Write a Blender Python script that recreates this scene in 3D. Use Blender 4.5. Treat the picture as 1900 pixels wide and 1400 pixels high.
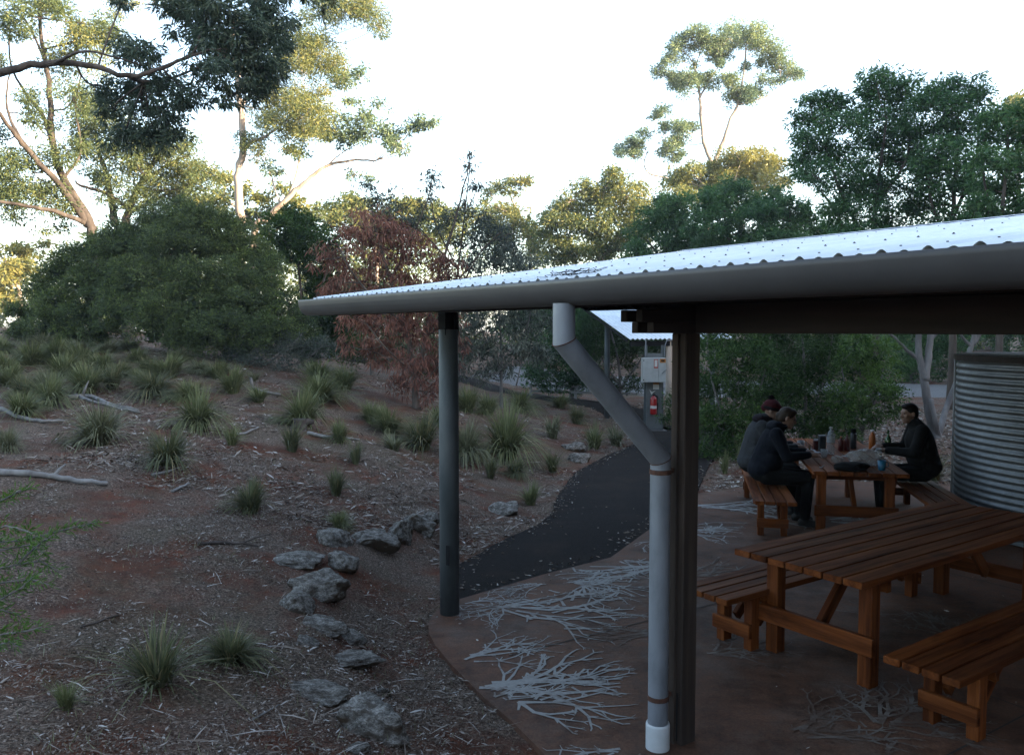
import bpy, bmesh, math, random
import numpy as np
from mathutils import Vector, Matrix

R = math.radians
SC = bpy.context.scene
for _o in list(bpy.data.objects):
    bpy.data.objects.remove(_o)

# ---------------------------------------------------------------- camera
CAM_Z, FPX, PITCH = 2.30, 1540.0, R(3.27)      # eye height above the paved slab, focal length in photo pixels
cam_d = bpy.data.cameras.new('camera')
cam_d.sensor_width = 36.0
cam_d.lens = 36.0 * FPX / 1900.0
cam_d.clip_start, cam_d.clip_end = 0.05, 2000.0
cam = bpy.data.objects.new('camera', cam_d)
SC.collection.objects.link(cam)
cam.location = (0, 0, CAM_Z)
cam.rotation_euler = (R(90) - PITCH, 0, 0)
SC.camera = cam

# ---------------------------------------------------------------- sky and sun
SUN_EL = R(13.0)
SUN_H = Vector((0.92, -0.39, 0)).normalized()    # horizontal direction towards the sun (behind the camera, to the right)
world = bpy.data.worlds.new('World'); SC.world = world
world.use_nodes = True
wn = world.node_tree
sky = wn.nodes.new('ShaderNodeTexSky')
sky.sky_type = 'NISHITA'; sky.sun_disc = False
sky.sun_elevation = SUN_EL
sky.sun_rotation = math.atan2(SUN_H.x, SUN_H.y)
sky.air_density, sky.dust_density, sky.ozone_density = 1.0, 1.0, 1.0
wn.nodes['Background'].inputs['Strength'].default_value = 0.15
# a thin even veil of bright cloud over the whole sky
_bw = wn.nodes.new('ShaderNodeRGBToBW'); _ml = wn.nodes.new('ShaderNodeMath'); _ml.operation = 'MULTIPLY'; _ml.inputs[1].default_value = 1.6
_mx = wn.nodes.new('ShaderNodeMix'); _mx.data_type = 'RGBA'; _mx.inputs[0].default_value = 0.12
wn.links.new(sky.outputs[0], _bw.inputs[0]); wn.links.new(_bw.outputs[0], _ml.inputs[0])
wn.links.new(sky.outputs[0], _mx.inputs[6]); wn.links.new(_ml.outputs[0], _mx.inputs[7])
wn.links.new(_mx.outputs[2], wn.nodes['Background'].inputs['Color'])
sun_d = bpy.data.lights.new('sun', 'SUN')
sun_d.energy, sun_d.angle, sun_d.color = 5.0, R(0.5), (1.0, 0.80, 0.55)
sun = bpy.data.objects.new('sun', sun_d); SC.collection.objects.link(sun)
to_sun = Vector((SUN_H.x * math.cos(SUN_EL), SUN_H.y * math.cos(SUN_EL), math.sin(SUN_EL)))
sun.rotation_euler = to_sun.to_track_quat('Z', 'Y').to_euler()
sun.location = (20, -20, 30)
vs = SC.view_settings
vs.view_transform, vs.look, vs.exposure, vs.gamma = 'Standard', 'None', 2.42, 1.0
SC.cycles.use_denoising = True
SC.cycles.max_bounces = 6; SC.cycles.diffuse_bounces = 3; SC.cycles.glossy_bounces = 3
SC.cycles.transmission_bounces = 4; SC.cycles.transparent_max_bounces = 6

# ---------------------------------------------------------------- helpers
COL = SC.collection
rng = np.random.default_rng(11)
random.seed(5)

def tag(o, label=None, cat=None, group=None, kind=None):
    if label: o['label'] = label
    if cat: o['category'] = cat
    if group: o['group'] = group
    if kind: o['kind'] = kind
    return o

def empty(name, loc=(0, 0, 0), rz=0.0):
    o = bpy.data.objects.new(name, None)
    COL.objects.link(o); o.location = loc; o.rotation_euler = (0, 0, rz)
    o.empty_display_size = 0.1
    return o

def link(name, me, mat=None, parent=None, mtx=None):
    o = bpy.data.objects.new(name, me)
    COL.objects.link(o)
    if mat is not None and len(me.materials) == 0:
        me.materials.append(mat)
    if parent is not None: o.parent = parent
    if mtx is not None: o.matrix_basis = mtx
    return o

def mesh_np(name, V, F, smooth=False, tint=None):
    """V (n,3); F (m,k) ints, k constant."""
    V = np.asarray(V, dtype=np.float32); F = np.asarray(F, dtype=np.int32)
    me = bpy.data.meshes.new(name)
    m, k = F.shape
    me.vertices.add(len(V)); me.vertices.foreach_set('co', V.ravel())
    me.loops.add(m * k); me.loops.foreach_set('vertex_index', F.ravel())
    me.polygons.add(m)
    me.polygons.foreach_set('loop_start', np.arange(0, m * k, k, dtype=np.int32))
    me.polygons.foreach_set('loop_total', np.full(m, k, dtype=np.int32))
    if smooth: me.polygons.foreach_set('use_smooth', np.ones(m, dtype=bool))
    me.update(calc_edges=True)
    if tint is not None:
        a = me.attributes.new('tint', 'FLOAT', 'FACE')
        a.data.foreach_set('value', np.asarray(tint, dtype=np.float32))
    return me

def mesh_py(name, V, F, smooth=False):
    me = bpy.data.meshes.new(name)
    me.from_pydata([tuple(v) for v in V], [], F)
    if smooth: me.polygons.foreach_set('use_smooth', [True] * len(me.polygons))
    me.update()
    return me

class MB:
    """collects verts and faces for one mesh"""
    def __init__(self): self.V = []; self.F = []
    def add(self, V, F):
        b = len(self.V); self.V.extend([tuple(v) for v in V]); self.F.extend([[i + b for i in f] for f in F])
    def box(self, lo, hi, M=None):
        x0, y0, z0 = lo; x1, y1, z1 = hi
        V = [Vector(p) for p in ((x0,y0,z0),(x1,y0,z0),(x1,y1,z0),(x0,y1,z0),(x0,y0,z1),(x1,y0,z1),(x1,y1,z1),(x0,y1,z1))]
        if M is not None: V = [M @ v for v in V]
        self.add(V, [[0,3,2,1],[4,5,6,7],[0,1,5,4],[1,2,6,5],[2,3,7,6],[3,0,4,7]])
    def tube(self, P, r, n=8, cap=True):
        P = [Vector(p) for p in P]
        if not hasattr(r, '__len__'): r = [r] * len(P)
        rings = []; up = None
        for i, p in enumerate(P):
            t = (P[min(i + 1, len(P) - 1)] - P[max(i - 1, 0)])
            t = t.normalized() if t.length > 1e-9 else Vector((0, 0, 1))
            if up is None:
                up = t.orthogonal().normalized()
            up = (up - t * up.dot(t))
            up = up.normalized() if up.length > 1e-6 else t.orthogonal().normalized()
            w = t.cross(up)
            rings.append([p + (up * math.cos(2*math.pi*k/n) + w * math.sin(2*math.pi*k/n)) * r[i] for k in range(n)])
        V = [v for rg in rings for v in rg]; F = []
        for i in range(len(P) - 1):
            for k in range(n):
                F.append([i*n+k, i*n+(k+1) % n, (i+1)*n+(k+1) % n, (i+1)*n+k])
        if cap:
            F.append(list(range(n))[::-1]); F.append([(len(P)-1)*n+k for k in range(n)])
        self.add(V, F)
    def lathe(self, prof, n=20, c=(0, 0, 0), cap=True):
        V = []; F = []
        for (r, z) in prof:
            for k in range(n):
                a = 2*math.pi*k/n
                V.append((c[0] + r*math.cos(a), c[1] + r*math.sin(a), c[2] + z))
        m = len(prof)
        for i in range(m - 1):
            for k in range(n):
                F.append([i*n+k, i*n+(k+1) % n, (i+1)*n+(k+1) % n, (i+1)*n+k])
        if cap:
            F.append(list(range(n))[::-1]); F.append([(m-1)*n+k for k in range(n)])
        self.add(V, F)
    def ellipsoid(self, c, r, M=None, n=16, m=10):
        V = []; F = []
        c = Vector(c)
        for i in range(m + 1):
            th = math.pi * i / m
            for k in range(n):
                a = 2*math.pi*k/n
                p = Vector((r[0]*math.sin(th)*math.cos(a), r[1]*math.sin(th)*math.sin(a), -r[2]*math.cos(th)))
                if M is not None: p = M @ p
                V.append(c + p)
        for i in range(m):
            for k in range(n):
                F.append([i*n+k, i*n+(k+1) % n, (i+1)*n+(k+1) % n, (i+1)*n+k])
        self.add(V, F)
    def capsule(self, a, b, ra, rb, n=12):
        a = Vector(a); b = Vector(b); t = (b - a).normalized()
        P = []; r = []
        for k in range(4):
            th = math.pi/2 * (1 - k/4.0)
            P.append(a - t*ra*math.sin(th)); r.append(max(ra*math.cos(th), 1e-4))
        P.append(a); r.append(ra); P.append(b); r.append(rb)
        for k in range(1, 5):
            th = math.pi/2 * k/4.0
            P.append(b + t*rb*math.sin(th)); r.append(max(rb*math.cos(th), 1e-4))
        self.tube(P, r, n)
    def build(self, name, mat, parent=None, smooth=False, mtx=None):
        return link(name, mesh_py(name, self.V, self.F, smooth), mat, parent, mtx)

_bar = {}
def bar_mesh(L, w, h, bev=0.004):
    """bevelled timber, long axis x, centred"""
    key = (round(L, 4), round(w, 4), round(h, 4), bev)
    if key not in _bar:
        bm = bmesh.new()
        bmesh.ops.create_cube(bm, size=1.0)
        bmesh.ops.scale(bm, vec=(L, w, h), verts=bm.verts)
        if bev: bmesh.ops.bevel(bm, geom=list(bm.edges), offset=bev, segments=1, affect='EDGES')
        me = bpy.data.meshes.new('bar'); bm.to_mesh(me); bm.free()
        _bar[key] = me
    return _bar[key]

def bar(name, a, b, w, h, mat, parent=None, bev=0.004, roll=0.0, up=(0, 0, 1)):
    """a piece of timber from a to b; w is its width across, h its height along up"""
    a = Vector(a); b = Vector(b); t = (b - a); L = t.length; t.normalize()
    u = Vector(up); u = u - t * u.dot(t)
    if u.length < 1e-5: u = Vector((0, 1, 0)) - t * t.y
    u.normalize(); s = u.cross(t)
    M = Matrix((t, s, u)).transposed().to_4x4()
    M = Matrix.Translation((a + b) / 2) @ M @ Matrix.Rotation(roll, 4, 'X')
    me = bar_mesh(L, w, h, bev)
    if len(me.materials) and me.materials[0] != mat:
        me = me.copy(); me.materials.clear(); 
    return link(name, me, mat, parent, M)

# ---- value noise
def _hash(ix, iy, s):
    n = (ix * 374761393 + iy * 668265263 + s * 974634777) & 0x7fffffff
    n = ((n ^ (n >> 13)) * 1274126177) & 0x7fffffff
    return ((n ^ (n >> 16)) & 0xffff) / 65535.0
def vnoise(x, y, s=0):
    x = np.asarray(x, float); y = np.asarray(y, float)
    ix = np.floor(x).astype(np.int64); iy = np.floor(y).astype(np.int64)
    fx = x - ix; fy = y - iy
    fx = fx*fx*(3-2*fx); fy = fy*fy*(3-2*fy)
    a = _hash(ix, iy, s); b = _hash(ix+1, iy, s); c = _hash(ix, iy+1, s); d = _hash(ix+1, iy+1, s)
    return (a*(1-fx)+b*fx)*(1-fy) + (c*(1-fx)+d*fx)*fy
def fbm(x, y, s=0, o=3):
    t = 0; a = 0.5; f = 1.0
    for i in range(o):
        t = t + a*(vnoise(x*f, y*f, s+i)-0.5); a *= .5; f *= 2.1
    return t

# ---- pixels of the photograph -> rays from the eye
SP, CP = math.sin(PITCH), math.cos(PITCH)
def ray(px, py):
    u = (px - 950.0) / FPX; v = (700.0 - py) / FPX
    return np.array([u, CP + v*SP, v*CP - SP])
def at(px, py, Y):
    d = ray(px, py); k = Y / d[1]
    return Vector((d[0]*k, Y, CAM_Z + d[2]*k))
def on_z(px, py, z=0.0):
    d = ray(px, py); k = (z - CAM_Z) / d[2]
    return Vector((d[0]*k, d[1]*k, z))

# ---------------------------------------------------------------- terrain height
_ctrl = []
def _c(px, py, Y): p = at(px, py, Y); _ctrl.append((p.x, p.y, p.z))
for a in ((0,625,25),(150,640,20),(300,655,18),(450,670,18.5),(600,695,20),(775,757,16),(860,706,30),(990,735,29),
          (960,850,14),(300,860,9),(470,950,8),(180,825,10),(40,770,11.5),(600,800,12.5),(700,830,11.5),(0,1000,6),(640,930,9.2),
          (300,1260,4.25),(600,1280,4.6),(120,1310,4.0),(560,1050,6.6),(800,870,12.2),(420,780,12),(60,690,16),(300,730,14)):
    _c(*a)
_ctrl += [(0,0,.66),(-2.2,2.6,.72),(1.2,0.2,.45),(-5,1,1.0),(-9,5,1.35),(-14,14,2.2),(-20,24,2.6),(-.62,6.5,.0),(-.35,6.9,.0),(0.1,4.2,.0),(1.2,1.8,.0),
          (-.5,7.6,0),(0,10,.02),(.8,13,.0),(1.8,15.5,0),(2.6,18,0),(2.6,21,0),(2.4,26,.02),(5,22,0),(8,16,0),(3,11,0),(7,12,0),(6,5,0),(10,8,0),(4,3,0),
          (14,20,0),(12,32,.1),(0,36,.6),(-12,34,1.6),(-35,45,2.6),(0,60,.8),(35,60,.4),(30,20,0),(25,-5,.6),(-30,0,2.6),(-10,-20,1.0),(10,-20,.6),(-60,80,3),(60,90,1),(0,110,1.2),(-90,30,3),(90,30,.5),(0,-60,1)]
_C = np.array(_ctrl)
def _phi(r2): return 0.5 * r2 * np.log(np.maximum(r2, 1e-12))
_n = len(_C)
_K = _phi(((_C[:, None, :2] - _C[None, :, :2])**2).sum(2)) + np.eye(_n) * 0.4
_P = np.c_[np.ones(_n), _C[:, :2]]
_A = np.zeros((_n+3, _n+3)); _A[:_n, :_n] = _K; _A[:_n, _n:] = _P; _A[_n:, :_n] = _P.T
_W = np.linalg.solve(_A, np.r_[_C[:, 2], 0, 0, 0])

SLAB = [(1.50, 1.05), (.68, 3.1), (.40, 3.85), (.181, 4.38), (-.006, 4.78), (-.217, 5.17), (-.42, 5.60), (-.56, 5.95), (-.635, 6.2), (-.66, 6.45), (-.62, 6.7), (-0.50, 6.95), (0.30, 7.72), (1.0, 8.3), (1.62, 9.55), (2.6, 11.6), (4.4, 12.6), (6.2, 12.4), (9.5, 9.5), (10.5, 4.0), (6.0, 0.6)]
PATH = [(-0.50, 6.95), (-.58, 7.4), (-.51, 8.1), (-.12, 9.0), (.28, 9.7), (.50, 10.35), (.62, 11.4), (1.03, 13.4), (1.66, 15.0), (2.5, 16.8), (2.9, 19.6), (5.2, 19.8), (4.3, 16.5), (3.4, 14.2), (2.75, 12.1), (2.6, 11.6), (1.62, 9.55), (1.0, 8.3), (0.30, 7.72)]
def sdist(poly, x, y):
    """signed distance to a polygon, negative inside"""
    x = np.asarray(x, float); y = np.asarray(y, float)
    d = np.full(x.shape, 1e9); ins = np.zeros(x.shape, bool)
    n = len(poly)
    for i in range(n):
        ax, ay = poly[i]; bx, by = poly[(i+1) % n]
        ex, ey = bx-ax, by-ay
        t = np.clip(((x-ax)*ex + (y-ay)*ey) / (ex*ex+ey*ey), 0, 1)
        d = np.minimum(d, (x-ax-t*ex)**2 + (y-ay-t*ey)**2)
        c = ((ay > y) != (by > y))
        with np.errstate(divide='ignore', invalid='ignore'):
            xi = (bx-ax)*(y-ay)/(by-ay if by != ay else 1e-9) + ax
        ins ^= (c & (x < xi))
    return np.sqrt(d) * np.where(ins, -1, 1)

def smooth01(t): t = np.clip(t, 0, 1); return t*t*(3-2*t)
def height(x, y):
    x = np.asarray(x, float); y = np.asarray(y, float); sh = x.shape
    xf = x.ravel(); yf = y.ravel(); out = np.empty(xf.shape)
    for i in range(0, len(xf), 20000):
        a = xf[i:i+20000]; b = yf[i:i+20000]
        K = _phi((a[:, None]-_C[None, :, 0])**2 + (b[:, None]-_C[None, :, 1])**2)
        out[i:i+20000] = K @ _W[:_n] + _W[_n] + _W[_n+1]*a + _W[_n+2]*b
    far = np.hypot(xf, yf-10)
    out = np.where(far > 70, out*np.clip(1-(far-70)/60, 0, 1)+1.0*np.clip((far-70)/60, 0, 1), out)
    out = np.clip(out, -0.3, 4.0)
    # the long hill behind the camera whose shade lies over the clearing
    w = xf*SUN_H.x + yf*SUN_H.y
    l = -xf*SUN_H.y + yf*SUN_H.x
    out = out + smooth01((w-16)/28) * (21.5 + 3.0*fbm(l/18, w*0+.5, 40)*2)
    ds = np.minimum(sdist(SLAB, xf, yf), sdist(PATH, xf, yf))
    bump = fbm(xf*1.1, yf*1.1, 3)*.16 + fbm(xf*4.5, yf*4.5, 9)*.05
    k = smooth01((ds-0.02)/1.1)
    near = smooth01((ds+.02)/.06)
    out = out*np.clip(k*1.2, 0, 1) + bump*k - 0.05*(1-near) - 0.012*near*(1-k)
    return out.reshape(sh)
def hz(x, y): return float(height(np.array([x]), np.array([y]))[0])
def hit(px, py, t0=2.0, t1=60.0):
    d = ray(px, py)
    t = np.arange(t0, t1, 0.06)
    P = d[None, :]*t[:, None]; P[:, 2] += CAM_Z
    g = height(P[:, 0], P[:, 1])
    below = np.nonzero(P[:, 2] < g)[0]
    i = below[0] if len(below) else len(t)-1
    j = max(i-1, 0)
    da = P[j, 2]-g[j]; db = g[i]-P[i, 2]
    k = da/(da+db) if (da+db) > 1e-9 else 0
    q = P[j] + (P[i]-P[j])*np.clip(k, 0, 1)
    return Vector((q[0], q[1], hz(q[0], q[1])))

# ---------------------------------------------------------------- materials
def mat(name, color=(.5,.5,.5), rough=.8, metal=0.0, spec=0.3):
    m = bpy.data.materials.new(name); m.use_nodes = True
    b = m.node_tree.nodes['Principled BSDF']
    b.inputs['Base Color'].default_value = (*color, 1); b.inputs['Roughness'].default_value = rough
    b.inputs['Metallic'].default_value = metal; b.inputs['Specular IOR Level'].default_value = spec
    return m
def nd(m, t, **kw):
    n = m.node_tree.nodes.new(t)
    for k, v in kw.items():
        if k in n.inputs.keys(): n.inputs[k].default_value = v
        else: setattr(n, k, v)
    return n
def lk(m, a, b): m.node_tree.links.new(a, b)
def ramp(m, src, stops):
    r = nd(m, 'ShaderNodeValToRGB'); e = r.color_ramp.elements
    while len(e) < len(stops): e.new(0.5)
    for i, (p, c) in enumerate(stops):
        e[i].position = p; e[i].color = (*c, 1)
    lk(m, src, r.inputs[0]); return r
def coords(m, kind='Object', scale=(1,1,1), rnd=False):
    t = nd(m, 'ShaderNodeTexCoord'); mp = nd(m, 'ShaderNodeMapping'); mp.inputs['Scale'].default_value = scale
    lk(m, t.outputs[kind], mp.inputs['Vector'])
    if rnd:
        oi = nd(m, 'ShaderNodeObjectInfo'); mu = nd(m, 'ShaderNodeVectorMath', operation='SCALE')
        mu.inputs[0].default_value = (37.0, 21.0, 13.0); lk(m, oi.outputs['Random'], mu.inputs['Scale'])
        lk(m, mu.outputs[0], mp.inputs['Location'])
    return mp.outputs[0]
def noise(m, vec, scale, detail=4, rough=.6):
    n = nd(m, 'ShaderNodeTexNoise'); n.inputs['Scale'].default_value = scale
    n.inputs['Detail'].default_value = detail; n.inputs['Roughness'].default_value = rough
    if vec is not None: lk(m, vec, n.inputs['Vector'])
    return n
def bump(m, src, strength=.3, dist=.01, prev=None):
    b = nd(m, 'ShaderNodeBump'); b.inputs['Strength'].default_value = strength; b.inputs['Distance'].default_value = dist
    lk(m, src, b.inputs['Height'])
    if prev is not None: lk(m, prev, b.inputs['Normal'])
    return b.outputs[0]
def bsdf(m): return m.node_tree.nodes['Principled BSDF']
def mixc(m, fac, a, b, mode='MIX'):
    x = nd(m, 'ShaderNodeMix', data_type='RGBA', blend_type=mode)
    for s, v in ((x.inputs[0], fac), (x.inputs[6], a), (x.inputs[7], b)):
        if hasattr(v, 'is_linked') or hasattr(v, 'links'): lk(m, v, s)
        elif isinstance(v, (int, float)): s.default_value = v
        else: s.default_value = (*v, 1)
    return x.outputs[2]

def noisy(name, stops, scale=6, rough=.85, bstr=.3, bdist=.01, detail=6, kind='Object', metal=0.0, stretch=(1,1,1), rnd=False, spec=.3, bscale=None):
    m = mat(name, rough=rough, metal=metal, spec=spec)
    v = coords(m, kind, stretch, rnd)
    n = noise(m, v, scale, detail)
    lk(m, ramp(m, n.outputs['Fac'], stops).outputs[0], bsdf(m).inputs['Base Color'])
    if bstr:
        nb = n if bscale is None else noise(m, v, bscale, 5)
        lk(m, bump(m, nb.outputs['Fac'], bstr, bdist), bsdf(m).inputs['Normal'])
    return m

def leafmat(name, c0, c1, c2, trans=.3, rough=.5, spec=.14):
    """c0..c2: leaf colours spread by the per-leaf tint"""
    m = mat(name, rough=rough, spec=spec)
    a = nd(m, 'ShaderNodeAttribute', attribute_name='tint')
    cr = ramp(m, a.outputs['Fac'], [(0.0, c0), (.55, c1), (1.0, c2)])
    b = bsdf(m); lk(m, cr.outputs[0], b.inputs['Base Color'])
    tr = nd(m, 'ShaderNodeBsdfTranslucent')
    hs = nd(m, 'ShaderNodeHueSaturation', Saturation=1.15, Value=1.3); lk(m, cr.outputs[0], hs.inputs['Color'])
    lk(m, hs.outputs[0], tr.inputs['Color'])
    mx = nd(m, 'ShaderNodeMixShader'); mx.inputs[0].default_value = trans
    lk(m, b.outputs[0], mx.inputs[1]); lk(m, tr.outputs[0], mx.inputs[2])
    lk(m, mx.outputs[0], m.node_tree.nodes['Material Output'].inputs['Surface'])
    return m
# ================================================================ GROUND
def axis(lo, hi, f0, f1, fine, grow=1.18, mx=14.0):
    a = list(np.arange(f0, f1+1e-6, fine))
    s = fine
    x = f1
    while x < hi:
        s = min(s*grow, mx if abs(x) < 140 else 60); x += s; a.append(x)
    s = fine; x = f0; b = []
    while x > lo:
        s = min(s*grow, mx if abs(x) < 140 else 60); x -= s; b.append(x)
    return np.array(b[::-1] + a)
gx = axis(-900, 900, -10.5, 7.5, 0.11, mx=4.5); gy = axis(-900, 1500, 2.2, 20, 0.11, mx=4.5)
GX, GY = np.meshgrid(gx, gy)
GZ = height(GX, GY)
nx, ny = len(gx), len(gy)
idx = np.arange(nx*ny).reshape(ny, nx)
gF = np.stack([idx[:-1, :-1], idx[:-1, 1:], idx[1:, 1:], idx[1:, :-1]], -1).reshape(-1, 4)

m_ground = mat('red_earth', rough=.95, spec=.15)
v = coords(m_ground, 'Object')
n1 = noise(m_ground, v, .55, 5); n2 = noise(m_ground, v, 3.2, 8, .7); n3 = noise(m_ground, v, 55, 4, .7); n4 = noise(m_ground, v, 1.3, 6, .65)
soil = ramp(m_ground, n2.outputs['Fac'], [(.3, (0.05522,0.02622,0.01712)), (.48, (0.09209,0.0359,0.02117)), (.62, (0.1399,0.04444,0.02217)), (.75, (0.09577,0.04444,0.0272))])
n5 = noise(m_ground, v, 130, 3, .7)
duff = ramp(m_ground, n3.outputs['Fac'], [(.30, (0.02124,0.01428,0.01104)), (.46, (0.07316,0.05202,0.03956)), (.56, (0.1593,0.1173,0.09016)), (.70, (0.3186,0.2448,0.1978))])
mk = ramp(m_ground, n4.outputs['Fac'], [(.38, (0,0,0)), (.56, (1,1,1))])
c = mixc(m_ground, mk.outputs[0], soil.outputs[0], duff.outputs[0])
moss = ramp(m_ground, n1.outputs['Fac'], [(.52, (0,0,0)), (.7, (.55,.55,.55))])
c = mixc(m_ground, .75, c, ramp(m_ground, n5.outputs['Fac'], [(.34, (.38,.36,.35)), (.55, (1.0,1.0,1.0)), (.70, (1.7,1.65,1.6))]).outputs[0], 'MULTIPLY')
c = mixc(m_ground, moss.outputs[0], c, (0.0465,0.04464,0.02356))
lk(m_ground, c, bsdf(m_ground).inputs['Base Color'])
bb = bump(m_ground, n2.outputs['Fac'], .5, .05); bb = bump(m_ground, n3.outputs['Fac'], .9, .02, bb)
lk(m_ground, bb, bsdf(m_ground).inputs['Normal'])
ground = link('ground', mesh_np('ground', np.c_[GX.ravel(), GY.ravel(), GZ.ravel()], gF, True), m_ground)
tag(ground, 'sloping red-brown earth of the clearing strewn with bark and leaves', 'ground', kind='structure')

# ---- paved slab
def prism(name, poly, z0, z1, material, parent=None):
    n = len(poly)
    V = [(x, y, z1) for x, y in poly] + [(x, y, z0) for x, y in poly]
    area = sum(poly[i][0]*poly[(i+1) % n][1]-poly[(i+1) % n][0]*poly[i][1] for i in range(n))
    top = list(range(n)) if area > 0 else list(range(n))[::-1]
    F = [top] + [[i, i+n, (i+1) % n+n, (i+1) % n][::(1 if area > 0 else -1)] for i in range(n)]
    return link(name, mesh_py(name, V, F), material, parent)
m_slab = mat('oxide_concrete', rough=.75, spec=.12)
v = coords(m_slab, 'Object')
n1 = noise(m_slab, v, 1.1, 6); n2 = noise(m_slab, v, 9, 6, .7); n3 = noise(m_slab, v, 120, 3)
cs = ramp(m_slab, n1.outputs['Fac'], [(.3, (0.07657,0.0417,0.02857)), (.5, (0.1133,0.05793,0.03782)), (.7, (0.1439,0.07645,0.05017))])
st = ramp(m_slab, n2.outputs['Fac'], [(.35, (.55,.55,.55)), (.6, (1,1,1))])
n4 = noise(m_slab, v, .75, 7, .7); n6 = noise(m_slab, v, 60, 4, .7)
dst = ramp(m_slab, n4.outputs['Fac'], [(.50, (0,0,0)), (.70, (.75,.75,.75))]); drk = ramp(m_slab, noise(m_slab, v, 2.3, 6, .7).outputs['Fac'], [(.36, (.42,.40,.40)), (.52, (1,1,1))])
cc = mixc(m_slab, .9, cs.outputs[0], st.outputs[0], 'MULTIPLY'); cc = mixc(m_slab, dst.outputs[0], cc, (.125,.098,.082)); cc = mixc(m_slab, .8, cc, drk.outputs[0], 'MULTIPLY')
cc = mixc(m_slab, .6, cc, ramp(m_slab, n6.outputs['Fac'], [(.35, (.55,.55,.55)), (.6, (1.15,1.15,1.15))]).outputs[0], 'MULTIPLY')
lk(m_slab, cc, bsdf(m_slab).inputs['Base Color'])
lk(m_slab, ramp(m_slab, n2.outputs['Fac'], [(.3, (.55,.55,.55)), (.7, (.85,.85,.85))]).outputs[0], bsdf(m_slab).inputs['Roughness'])
lk(m_slab, bump(m_slab, n3.outputs['Fac'], .35, .003), bsdf(m_slab).inputs['Normal'])
slab = prism('paved_slab', SLAB, -0.12, 0.0, m_slab)
tag(slab, 'reddish brown concrete floor of the picnic shelter with pale branching patterns', 'paving', kind='structure')
# saw-cut joints as thin dark strips
m_joint = mat('joint_dirt', (.03,.025,.022), .95)
def joint(a, b, w=.006):
    a = Vector((*a, .004)); b = Vector((*b, .004)); t = (b-a).normalized(); s = Vector((-t.y, t.x, 0))*w
    link('saw_joint', mesh_py('saw_joint', [a-s, b-s, b+s, a+s], [[0,1,2,3]]), m_joint, slab)
EN = Vector((.8195, .573, 0)); ED = Vector((-.573, .8195, 0))     # inwards from the gutter / along it to the far end
O_G = Vector((.205, 4.05, 0))
def SH(s, q, z): return O_G + ED*s + EN*q + Vector((0, 0, z))
for a, b in (((-.02,5.75),(3.0,7.7)), ((.9,3.4),(6.6,7.2)), ((1.02,8.0),(2.9,5.25)), ((2.95,5.2),(5.2,1.6)), ((2.2,10.6),(6.5,4.3))):
    joint(a, b)

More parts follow.
